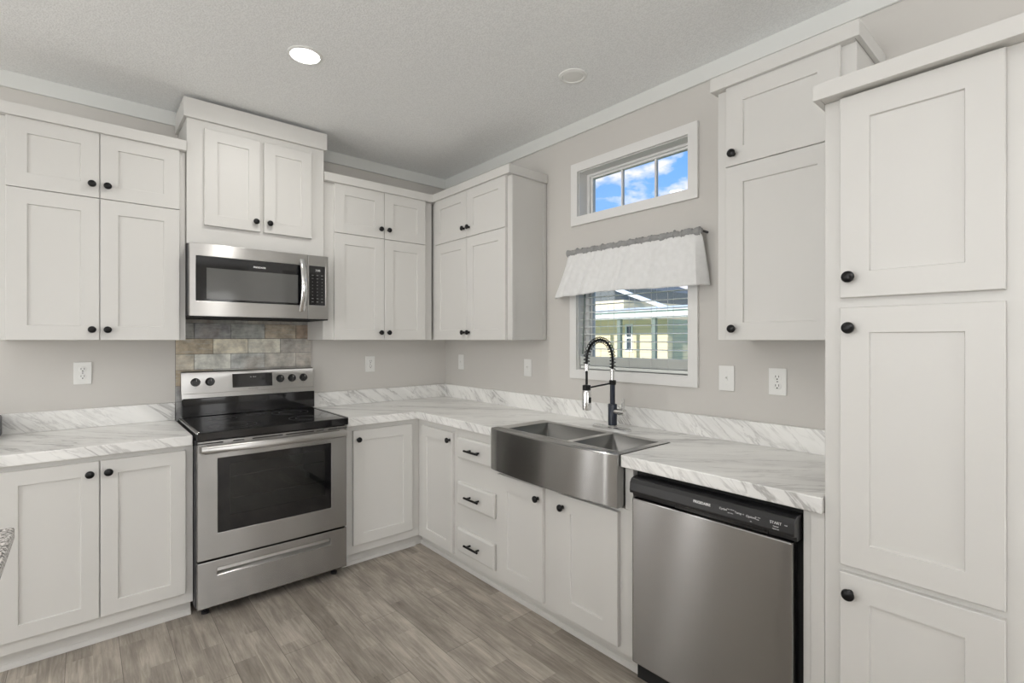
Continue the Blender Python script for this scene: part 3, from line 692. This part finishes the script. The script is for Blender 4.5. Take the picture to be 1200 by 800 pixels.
text(kp, '3:05', .018, -1.205, MF + .0004, 1.815, M['print'])
rows = ['AUTO COOK', '1 2 3', '4 5 6', '7 8 9', '+ 0 -']
bm = NB()
for j in range(9):
    for i in range(3):
        x = -1.237 + i * .029; z = 1.785 - j * .0205
        s = .0028 if 1 < j < 7 else .0058
        bx(bm, x - s, x + s, MF + .0002, MF + .0012, z - .0016, z + .0016)
link('key_legends', bm, M['printdark'], kp)
rings = []; n = 15
for i in range(n):
    t = i / (n - 1); z = 1.558 + t * .318; y = MF - .006 - .046 * math.sin(PI * t) ** .8
    rings.append([(-1.302 + .0165 * math.cos(a), y + .008 * math.sin(a), z) for a in [2 * PI * k / 12 for k in range(12)]])
bm = NB(); loft(bm, rings); link('handle', bm, M['chrome'], md, smooth=True)

# ------------------------------------------------------------------ dishwasher
d = root('dishwasher', (2.637, -.3, 0), 'R', 'built-in stainless steel dishwasher with black control strip under the worktop', 'dishwasher')
bm = NB(); bx(bm, 2.322, 2.948, -.585, -.04, .004, .860); link('tub', bm, M['dark'], d)
n = 14; sec = []
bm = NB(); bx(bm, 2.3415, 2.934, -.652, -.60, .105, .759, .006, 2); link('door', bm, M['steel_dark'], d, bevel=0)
bm = NB()
def dprof(x): return [(x, -.600, .762), (x, -.640, .762), (x, -.646, .778), (x, -.664, .782), (x, -.667, .792), (x, -.664, .822), (x, -.655, .836), (x, -.640, .841), (x, -.600, .841)]
loft(bm, [dprof(2.3405), dprof(2.944)]); cpn = link('control_strip', bm, M['blackplastic'], d, bevel=.001)
bm = NB(); bx(bm, 2.53, 2.86, -.6452, -.642, .7635, .776); link('pocket_handle', bm, M['blackgloss'], cpn)
bm = NB(); bx(bm, 2.33, 2.94, -.560, -.53, .005, .098); link('toe_panel', bm, M['blackplastic'], d)
yt = -.6668
text(cpn, 'FRIGIDAIRE', .0125, 2.645, yt, .814, M['print'], bold=.0004)
for (s, sz, x, z) in (('Cycles', .010, 2.722, .814), ('Heavy  Normal', .004, 2.747, .818), ('Light  Rinse', .004, 2.747, .806), ('Temp', .010, 2.773, .813), ('Hi', .005, 2.790, .813), ('Options', .010, 2.815, .811), ('Dry', .004, 2.815, .797), ('Air  Heat', .0045, 2.836, .815), ('Delay', .004, 2.836, .808), ('START', .012, 2.891, .813), ('Cancel', .006, 2.891, .802), ('Hold 3 sec', .0045, 2.891, .794), ('Lock', .0045, 2.921, .813)):
    text(cpn, s, sz, x, yt, z, M['print'])

# ------------------------------------------------------------------ sink
sk = root('farmhouse_sink', (1.893, -.48, .70), 'R', 'stainless steel double-bowl farmhouse sink with bowed apron front', 'sink')
a0, a1 = 1.446, 2.275
bl = (1.520, 1.945); br = (1.978, 2.242); yb_, yf_ = -.306, -.602
ap_z0, ap_z1, rim = .697, .915, .918
# apron: bowed front
bm = NB(); n = 24; rings = []
for i in range(n + 1):
    t = i / n; x = a0 + t * (a1 - a0); yf = -.663 - .026 * math.sin(PI * t)
    if i in (0, n): yf += .004
    rings.append([(x, -.6105, ap_z0 + .002), (x, yf + .004, ap_z0), (x, yf, ap_z0 + .004), (x, yf, rim - .005), (x, yf + .0045, rim), (x, -.6105, rim)])
loft(bm, rings); link('apron', bm, M['steel_sink'], sk, smooth=True)
# rim deck
bm = NB(); slab(bm, [a0, bl[0], bl[1], br[0], br[1], a1], [-.6103, yf_, yb_, -.268], lambda u, v: not (yf_ < v < yb_ and (bl[0] < u < bl[1] or br[0] < u < br[1])), CT1 + .001, rim, 'xy'); link('rim', bm, M['steel_light'], sk, bevel=.0012)
for (u0, u1), dz in ((bl, .69), (br, .69)):
    bm = NB(); k = .03; rings = []
    def rr(d, z, rad):
        out_ = []
        for (cx, cy, s0) in ((u1 - d - rad, yb_ - d - rad, 0), (u0 + d + rad, yb_ - d - rad, 1), (u0 + d + rad, yf_ + d + rad, 2), (u1 - d - rad, yf_ + d + rad, 3)):
            for q in range(4):
                a = (s0 + q / 3) * PI / 2; out_.append((cx + rad * math.cos(a), cy + rad * math.sin(a), z))
        return out_
    rings = [rr(-.003, CT1 + .0005, .006), rr(0, CT1 + .0005, .006), rr(.0, rim - .001, .006), rr(.003, .74, .02), rr(.03, .712, .03)]
    rings = [rr(.0008, rim - .002, .006), rr(.003, .745, .02), rr(.010, .722, .03), rr(.03, .715, .04)]
    rv = loft(bm, rings, False, True)
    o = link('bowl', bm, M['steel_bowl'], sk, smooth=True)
    sm = o.modifiers.new('wall', 'SOLIDIFY'); sm.thickness = .0015; sm.offset = 0
    bm = NB(); lathe(bm, [(.045, .7165), (.043, .7195), (.030, .7200), (.028, .7172)], ((u0 + u1) / 2, (yb_ + yf_) / 2 + .04, 0), 'z', 24); link('drain', bm, M['chrome'], o, smooth=True)

# ------------------------------------------------------------------ faucet (local frame R)
fx, fy = 1.888, -.190
fa = root('kitchen_faucet', (fx, fy, CT1), 'R', 'black and chrome spring-neck kitchen faucet behind the sink', 'faucet')
bm = NB(); n = 28
def stad(z, s): return [((1.881 + math.copysign(.094, math.cos(2 * PI * i / n)) + s * math.cos(2 * PI * i / n)), fy + s * math.sin(2 * PI * i / n), z) for i in range(n)]
loft(bm, [stad(CT1 + .0005, .027), stad(CT1 + .009, .027), stad(CT1 + .012, .023)]); link('deck_plate', bm, M['chrome'], fa, smooth=True)
bm = NB(); lathe(bm, [(.028, CT1 + .0125), (.028, CT1 + .018), (.024, CT1 + .020), (.024, CT1 + .022)], (fx, fy, 0), 'z', 24); link('collar', bm, M['chrome'], fa, smooth=True)
bm = NB(); lathe(bm, [(.0235, CT1 + .0222), (.0235, 1.046), (.021, 1.049), (.0135, 1.0495), (.0135, 1.150)], (fx, fy, 0), 'z', 24); link('post', bm, M['navy'], fa, smooth=True)
bm = NB(); lathe(bm, [(.018, 1.150), (.018, 1.172), (.014, 1.174)], (fx, fy, 0), 'z', 24)
tube(bm, [(fx, fy - .01, 1.158), (fx, fy - .185, 1.146)], .0045, 10); lathe(bm, [(.021, 1.134), (.021, 1.158), (.018, 1.160)], (fx, fy - .208, 0), 'z', 24); link('holder_arm', bm, M['black'], fa, smooth=True)
bm = NB(); lathe(bm, [(.0105, 1.1742), (.0105, 1.222), (.0125, 1.224), (.0125, 1.232)], (fx, fy, 0), 'z', 20); link('ferrule', bm, M['chrome'], fa, smooth=True)
R_ = .104; zc = 1.283
path = [(fx, fy, 1.230), (fx, fy, 1.255)] + [(fx, fy - R_ + R_ * math.cos(a), zc + R_ * math.sin(a)) for a in [PI * i / 22 for i in range(23)]] + [(fx, fy - 2 * R_, 1.262), (fx, fy - 2 * R_, 1.162)]
bm = NB(); tube(bm, path, .0062, 12); link('hose', bm, M['black'], fa, smooth=True)
# spring: helix around the hose
cp_ = [Vector(p_) for p_ in path[:-1]]; seg = [0]
for a, b in zip(cp_, cp_[1:]): seg.append(seg[-1] + (b - a).length)
tot = seg[-1]; pitch = .0175; N_ = int(tot / pitch * 12); hel = []
for i in range(N_ + 1):
    s = tot * i / N_; k = 0
    while k < len(seg) - 2 and seg[k + 1] < s: k += 1
    f = (s - seg[k]) / max(1e-9, seg[k + 1] - seg[k]); c = cp_[k].lerp(cp_[k + 1], f)
    # tangent in the local yz plane
    tt = (cp_[min(k + 1, len(cp_) - 1)] - cp_[k]).normalized(); bn = Vector((1, 0, 0)); nn = tt.cross(bn)
    ph = 2 * PI * s / pitch; hel.append(tuple(c + (bn * math.cos(ph) + nn * math.sin(ph)) * .0150))
bm = NB(); tube(bm, hel, .0021, 5); link('spring', bm, M['black'], fa, smooth=True)
bm = NB(); lathe(bm, [(.012, 1.232), (.012, 1.265), (.009, 1.267)], (fx, fy - 2 * R_, 0), 'z', 18); link('ferrule', bm, M['chrome'], fa, smooth=True)
bm = NB(); lathe(bm, [(.016, 1.034), (.0215, 1.036), (.0225, 1.05), (.0215, 1.125), (.019, 1.1335)], (fx, fy - 2 * R_, 0), 'z', 24); sh = link('spray_head', bm, M['chrome'], fa, smooth=True)
bm = NB(); bx(bm, fx + .018, fx + .0255, fy - 2 * R_ - .007, fy - 2 * R_ + .007, 1.072, 1.10, .002); link('spray_button', bm, M['black'], sh)
bm = NB(); lathe(bm, [(.015, .018), (.015, .044), (.017, .045), (.017, .078), (.014, .080)], (fx, fy, 1.010), 'x', 20); lev = link('valve', bm, M['chrome'], fa, smooth=True)
bm = NB(); bx(bm, fx + .064, fx + .076, fy - .010, fy + .006, 1.012, 1.082, .003, 2); link('lever', bm, M['chrome'], lev)

# ------------------------------------------------------------------ blind and valance on the lower window
bl_ = root('window_blind', (1.8465, .04, 1.21), 'R', 'white horizontal slat blind in the window above the sink', 'blind')
bm = NB(); bx(bm, 1.482, 2.211, .020, .060, 1.832, 1.862, .002); link('headrail', bm, M['blind'], bl_)
def slat(z, tilt=.0):
    bm = NB(); k = 6; hw = .0245
    up_ = []; dn = []
    for i in range(k + 1):
        t = -1 + 2 * i / k; c = .0025 * (1 - t * t)
        yy = .040 + t * hw * math.cos(tilt); zz = z + c + t * hw * math.sin(tilt)
        up_.append((yy, zz + .0013)); dn.append((yy, zz - .0013))
    sec_ = up_ + dn[::-1]
    loft(bm, [[(x, yy, zz) for yy, zz in sec_] for x in (1.484, 2.209)])
    link('slat', bm, M['blind'], bl_)
z = 1.823
while z > 1.30: slat(z, .03); z -= .0448
for i in range(11): slat(1.2355 + i * .0046, 0)
bm = NB(); bx(bm, 1.484, 2.209, .018, .062, 1.211, 1.229, .002); link('bottom_rail', bm, M['blind'], bl_)
for x in (1.60, 1.70, 1.846, 1.99, 2.09):
    bm = NB()
    for yy in (.013, .067): tube(bm, [(x, yy, 1.225), (x, yy, 1.84)], .0011, 5)
    link('ladder_cord', bm, M['cord'], bl_)
bm = NB(); tube(bm, [(1.535, .006, 1.84), (1.512, .003, 1.30)], .0042, 8); link('tilt_wand', bm, M['wand'], bl_)

va = root('valance', (1.88, -.06, 1.9), 'R', 'white fabric valance gathered on a rod over the sink window', 'curtain')
def nse(x, s=1.0): return math.sin(x * 31 * s) * .5 + math.sin(x * 53 * s + 1.3) * .3 + math.sin(x * 97 * s + .4) * .2
bm = NB(); tube(bm, [(1.438, -.001, 1.912), (1.436, -.045, 1.912), (1.452, -.062, 1.912), (2.300, -.062, 1.912), (2.316, -.045, 1.912), (2.316, -.001, 1.912)], .006, 10); link('rod', bm, M['charcoal'], va, smooth=True)
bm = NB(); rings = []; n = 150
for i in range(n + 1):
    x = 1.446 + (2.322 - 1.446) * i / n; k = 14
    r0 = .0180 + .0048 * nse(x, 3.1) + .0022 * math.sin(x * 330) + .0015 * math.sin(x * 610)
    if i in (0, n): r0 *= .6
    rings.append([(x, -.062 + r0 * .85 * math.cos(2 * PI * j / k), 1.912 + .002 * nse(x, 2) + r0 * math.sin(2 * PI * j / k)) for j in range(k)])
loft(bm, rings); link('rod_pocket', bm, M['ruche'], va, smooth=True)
# skirt: flares out towards the hem, with returns to the wall
bm = NB(); nx, nz_ = 170, 22; grid = []
for j in range(nz_ + 1):
    t = j / nz_; row = []
    for i in range(nx + 1):
        s = i / nx
        xt = 1.450 + s * .866; xb = 1.325 + s * 1.020
        x = xt + (xb - xt) * t ** .9
        fold = nse(s * .9 + .15, .95) * (.004 + .015 * t) + .0012 * math.sin(s * 130 + 3 * math.sin(s * 17)) * (1 - t) + .002 * math.sin(s * 70 + 5 * t)
        for c_, wd, am in ((.13, .012, .010), (.24, .010, .012), (.475, .012, .012), (.70, .02, .010)): fold += am * math.exp(-((s - c_) / wd) ** 2) * (.4 + .6 * t)
        y = -.070 - .028 * t - fold * .9
        y = min(y, -.024)
        edge = min(s, 1 - s)
        if edge < .035: y = y + (1 - edge / .035) * (abs(y) - .022) * .9 * t ** .3
        z = 1.900 - t * (.252 + .004 * math.sin(s * 9 + .6) - .006 * math.sin(s * 3.1))
        row.append(bm.verts.new((x, y, z)))
    grid.append(row)
for j in range(nz_):
    for i in range(nx): bm.faces.new((grid[j][i], grid[j][i + 1], grid[j + 1][i + 1], grid[j + 1][i]))
o = link('skirt', bm, M['fabric'], va, smooth=True); sm = o.modifiers.new('cloth', 'SOLIDIFY'); sm.thickness = .0014
# ------------------------------------------------------------------ outlets and switches
def wall_plate(side, x, z, kind, label, w=.074, h=.118):
    r = root('power_outlet' if kind == 'outlet' else 'light_switch', (x, 0, z), side, label, 'outlet' if kind == 'outlet' else 'switch', 'wall plates above the worktop')
    bm = NB(); bx(bm, x - w / 2, x + w / 2, -.0065, -.0005, z - h / 2, z + h / 2, .002, 2); link('cover_plate', bm, M['plate'], r)
    if kind == 'outlet':
        for s in (-1, 1):
            cz = z + s * .0195
            bm = NB(); lathe(bm, [(.0165, .0066), (.0165, .0085), (.0150, .0090)], (x, 0, cz), 'y', 24); rc = link('receptacle', bm, M['plate'], r, smooth=True)
            bm = NB(); bx(bm, x - .0078, x - .0055, -.0094, -.0088, cz - .001, cz + .008); bx(bm, x + .0055, x + .0078, -.0094, -.0088, cz - .001, cz + .008)
            lathe(bm, [(.0030, .0088), (.0030, .0094)], (x, 0, cz - .008), 'y', 12); link('slots', bm, M['slot'], rc)
        bm = NB(); lathe(bm, [(.003, .0066), (.003, .0076)], (x, 0, z), 'y', 12); link('screw', bm, M['printdark'], r)
    elif kind == 'switch':
        bm = NB(); bx(bm, x - .0055, x + .0055, -.0085, -.0066, z - .012, z + .012, .0006); tg_ = link('toggle_housing', bm, M['plate'], r)
        bm = NB(); bx(bm, x - .0035, x + .0035, -.018, -.0087, z + .001, z + .007, .001); link('toggle', bm, M['plate'], tg_)
        for s in (-1, 1):
            bm = NB(); lathe(bm, [(.0028, .0066), (.0028, .0074)], (x, 0, z + s * .030), 'y', 12); link('screw', bm, M['print'], r)
wall_plate('B', -2.311, 1.208, 'outlet', 'white double outlet on the wall left of the stove, above the left worktop')
wall_plate('B', -.675, 1.205, 'outlet', 'white outlet on the stove wall between stove and room corner')
wall_plate('R', .233, 1.208, 'switch', 'white switch plate nearest the room corner on the window wall')
wall_plate('R', 1.024, 1.196, 'switch', 'white switch plate between corner cabinet and sink window')
wall_plate('R', 2.413, 1.205, 'switch', 'white switch plate just right of the sink window')
wall_plate('R', 2.641, 1.203, 'outlet', 'white outlet under the right wall cabinet, beside the pantry')

# ------------------------------------------------------------------ ceiling fixtures
for c, lb in (((-1.517, -1.120), 'glowing round recessed ceiling light in front of the microwave cabinet'), ((-3.15, -3.05), 'lit recessed ceiling light behind and left of the camera')):  # second light is invented, an unseen fill
  l = root('recessed_light', (c[0], c[1], CEIL), 'B', lb, 'ceiling light')
  bm = NB(); lathe(bm, [(.064, CEIL - .0005), (.078, CEIL - .0005), (.077, CEIL - .004), (.066, CEIL - .007), (.063, CEIL - .003)], (c[0], c[1], 0), 'z', 40); link('trim_ring', bm, M['plate'], l, smooth=True)
  bm = NB(); lathe(bm, [(.062, CEIL - .0012), (.062, CEIL - .005), (.05, CEIL - .0062)], (c[0], c[1], 0), 'z', 40); link('lens', bm, M['lampglow'], l, smooth=True)
  lp = bpy.data.lights.new('recessed_light_beam', 'AREA'); lp.shape = 'DISK'; lp.size = .12; lp.energy = CEILING_LAMP; lp.color = (1, .97, .92)
  lo = bpy.data.objects.new('recessed_light_beam', lp); COL.objects.link(lo); lo.location = (c[0], c[1], CEIL - .012)
c = (-.424, -1.82)
l = root('recessed_light', (c[0], c[1], CEIL), 'B', 'unlit white round ceiling fixture near the sink window', 'ceiling light')
bm = NB(); lathe(bm, [(.050, CEIL - .0005), (.072, CEIL - .0005), (.071, CEIL - .005), (.056, CEIL - .009), (.052, CEIL - .004)], (c[0], c[1], 0), 'z', 40); link('trim_ring', bm, M['plate'], l, smooth=True)
bm = NB(); lathe(bm, [(.0495, CEIL - .0012), (.0495, CEIL - .005), (.040, CEIL - .007)], (c[0], c[1], 0), 'z', 40); link('lens', bm, M['plate'], l, smooth=True)

# ------------------------------------------------------------------ left edge: dark canister, island corner
bm = NB(); bx(bm, -2.80, -2.611, -.20, -.03, CT1 + .0005, 1.020, .012, 3)
solo('countertop_appliance', bm, M['charcoal'], (-2.70, -.11, CT1), 'B', 'dark grey box cut by the left edge, on the left worktop', 'box')
il = root('kitchen_island', (-3.0, -2.5, 0), 'B', 'island with speckled granite top, only its corner seen at the left edge', 'island')
bm = NB(); bx(bm, -3.45, -2.440, -3.9, -1.752, .880, .914, .006, 2); link('countertop', bm, M['granite'], il)
bm = NB(); bx(bm, -3.40, -2.75, -3.85, -2.15, .0005, .8795, .003); link('base', bm, M['cab'], il)

# ------------------------------------------------------------------ outside
bm = NB(); slab(bm, [.3, 45], [-30, 40], lambda a, b: True, -1.0, -.8); o = struct('ground', bm, M['grass'])
h = root('neighbour_house', (9.6, 6, -.8), 'B', 'beige neighbouring house with a covered porch, seen through the blind', 'house')
bm = NB(); bx(bm, 9.6, 15, 3.86, 13, -.8, 1.95); bx(bm, 9.6, 15, 5.30, 13, 1.95, 2.55); link('siding', bm, M['siding'], h)
bm = NB(); bx(bm, 8.30, 8.50, 2.2, 12, 1.925, 2.12); link('porch_beam', bm, M['outwhite'], h)
bm = NB(); loft(bm, [[(8.2, y, 2.121), (9.598, y, 2.30), (9.598, y, 2.20), (8.2, y, 2.10)] for y in (2.2, 12.0)]); link('porch_roof', bm, M['outwhite'], h)
for y in (5.455, 4.54, 3.486):
    bm = NB(); bx(bm, 8.36, 8.46, y - .05, y + .05, -.8, 1.9245); link('porch_post', bm, M['post'], h)
bm = NB(); bx(bm, 8.30, 9.59, 2.4, 12, -.7995, -.40); link('porch_floor', bm, M['outwhite'], h)
bm = NB(); loft(bm, [[(x, 5.6, 2.96), (x, 3.6, 2.21), (x, 3.6, 2.11), (x, 5.6, 2.86)] for x in (9.45, 9.59)]); link('rake_board', bm, M['outwhite'], h)
bm = NB(); slab(bm, [4.97, 5.02, 5.17, 5.22], [1.04, 1.10, 1.42, 1.47, 1.78, 1.84], lambda u, v: u < 5.02 or u > 5.17 or v < 1.10 or v > 1.78 or 1.42 < v < 1.47, 9.56, 9.598, 'yz'); hw_ = link('window', bm, M['outwhite'], h)
bm = NB(); bx(bm, 9.585, 9.597, 5.02, 5.17, 1.10, 1.78); link('pane', bm, M['houseglass'], hw_)
bm = NB(); loft(bm, [[(9.5, 5.7, 3.0), (9.5, 13.2, 3.0), (15.2, 13.2, 3.0), (15.2, 5.7, 3.0)], [(11, 9, 4.4), (11, 10, 4.4), (14, 10, 4.4), (14, 9, 4.4)]]); bx(bm, 9.602, 15, 5.62, 13, 2.551, 2.999); link('roof', bm, M['roof'], h)
h2 = root('neighbour_house', (16.2, 6, -.8), 'B', 'blue-grey house farther off, at the right of the blind', 'house')
bm = NB(); bx(bm, 16, 22, 5.5, 8.6, -.8, 2.06); link('siding', bm, M['bluesiding'], h2)
bm = NB(); loft(bm, [[(15.7, 5.2, 2.065), (22.3, 5.2, 2.065), (22.3, 8.9, 2.065), (15.7, 8.9, 2.065)], [(18.5, 6.8, 2.9), (19.5, 6.8, 2.9), (19.5, 7.2, 2.9), (18.5, 7.2, 2.9)]]); link('roof', bm, M['roof'], h2)
for (ya, yb2, za, zb2) in ((7.10, 7.60, 1.36, 1.80), (7.66, 7.78, .5, 1.82), (6.2, 6.8, .9, 1.7)):
    bm = NB(); slab(bm, [ya - .06, ya, yb2, yb2 + .06], [za - .06, za, zb2, zb2 + .06], lambda u, v, a=ya, b=yb2, c=za, d_=zb2: not (a < u < b and c < v < d_), 15.95, 15.998, 'yz'); ww = link('window', bm, M['outwhite'], h2)
    bm = NB(); bx(bm, 15.98, 15.996, ya, yb2, za, zb2); link('pane', bm, M['houseglass'], ww)
def tree(x, y, r, hgt, label):
    t = root('tree', (x, y, -.8), 'B', label, 'tree', 'trees beyond the houses')
    bm = NB(); tube(bm, [(x, y, -.8), (x + .1, y, hgt * .5), (x, y, hgt)], [.22, .16, .08], 8); link('trunk', bm, M['bark'], t)
    bm = NB(); rnd = random.Random(int(x * 10 + y))
    for k in range(90):
        a = rnd.uniform(0, 2 * PI); b = rnd.uniform(-1, 1); q = rnd.uniform(.55, 1) * r
        c_ = Vector((x + q * math.cos(a) * math.sqrt(1 - b * b), y + q * math.sin(a) * math.sqrt(1 - b * b), hgt + q * b * .8))
        bmesh.ops.create_icosphere(bm, subdivisions=1, radius=rnd.uniform(.22, .5) * r * .45, matrix=Matrix.Translation(c_) @ Matrix.Rotation(rnd.uniform(0, 3), 4, 'X'))
    link('crown', bm, M['leaf'], t)
tree(19, 11.2, 1.9, 3.2, 'leafy green tree behind the beige porch roof')
tree(24, 8.6, 2.2, 3.4, 'rounded green tree above the blue-grey house')

# ------------------------------------------------------------------ hanging lamps added as fill light behind the camera
def pendant(x, y, label, up=1.0):  # invented lamp, added to brighten the ceiling and room
    r = root('pendant_lamp', (x, y, CEIL), 'B', label, 'pendant lamp', 'hanging globe lamps behind the camera')
    bm = NB(); lathe(bm, [(.06, CEIL - .0005), (.06, CEIL - .02), (.01, CEIL - .03), (.004, CEIL - .032), (.004, 2.12), (.03, 2.11), (.035, 2.07)], (x, y, 0), 'z', 24); link('stem', bm, M['black'], r, smooth=True)
    bm = NB(); lathe(bm, [(.035, 2.068)] + [(.11 * math.cos(a), 1.97 + .11 * math.sin(a)) for a in [1.2 - 2.7 * i / 14 for i in range(15)]], (x, y, 0), 'z', 28); o = link('globe', bm, M['globe'], r, smooth=True)
    l = bpy.data.lights.new('pendant_bulb', 'POINT'); l.energy = PENDANT_FILL; l.shadow_soft_size = .03; l.color = (1, .985, .96)
    lo = bpy.data.objects.new('pendant_bulb', l); COL.objects.link(lo); lo.location = (x, y, 1.97)
    l = bpy.data.lights.new('bowl_light', 'AREA'); l.shape = 'DISK'; l.size = .34; l.energy = UPLIGHT_FILL * up; l.color = (1, .99, .98)
    lo = bpy.data.objects.new('bowl_light', l); COL.objects.link(lo); lo.location = (x, y, 2.135); lo.rotation_euler = (PI, 0, 0)
    bm = NB(); lathe(bm, [(.036, 2.085), (.10, 2.09), (.17, 2.115), (.20, 2.15), (.205, 2.15), (.175, 2.11), (.10, 2.082), (.036, 2.077)], (x, y, 0), 'z', 32); link('bowl', bm, M['plate'], r, smooth=True)
M['globe'] = bpy.data.materials.new('opal_glass'); M['globe'].use_nodes = True
t_ = M['globe'].node_tree; t_.nodes.clear(); o_ = t_.nodes.new('ShaderNodeOutputMaterial'); tr_ = t_.nodes.new('ShaderNodeBsdfTransparent'); tl_ = t_.nodes.new('ShaderNodeBsdfTranslucent'); mx_ = t_.nodes.new('ShaderNodeMixShader'); mx_.inputs[0].default_value = .25
t_.links.new(tr_.outputs[0], mx_.inputs[1]); t_.links.new(tl_.outputs[0], mx_.inputs[2]); t_.links.new(mx_.outputs[0], o_.inputs[0])
pendant(-3.0, -4.6, 'hanging globe lamp behind the camera')
pendant(-3.5, -3.0, 'hanging globe lamp over the island', .12)
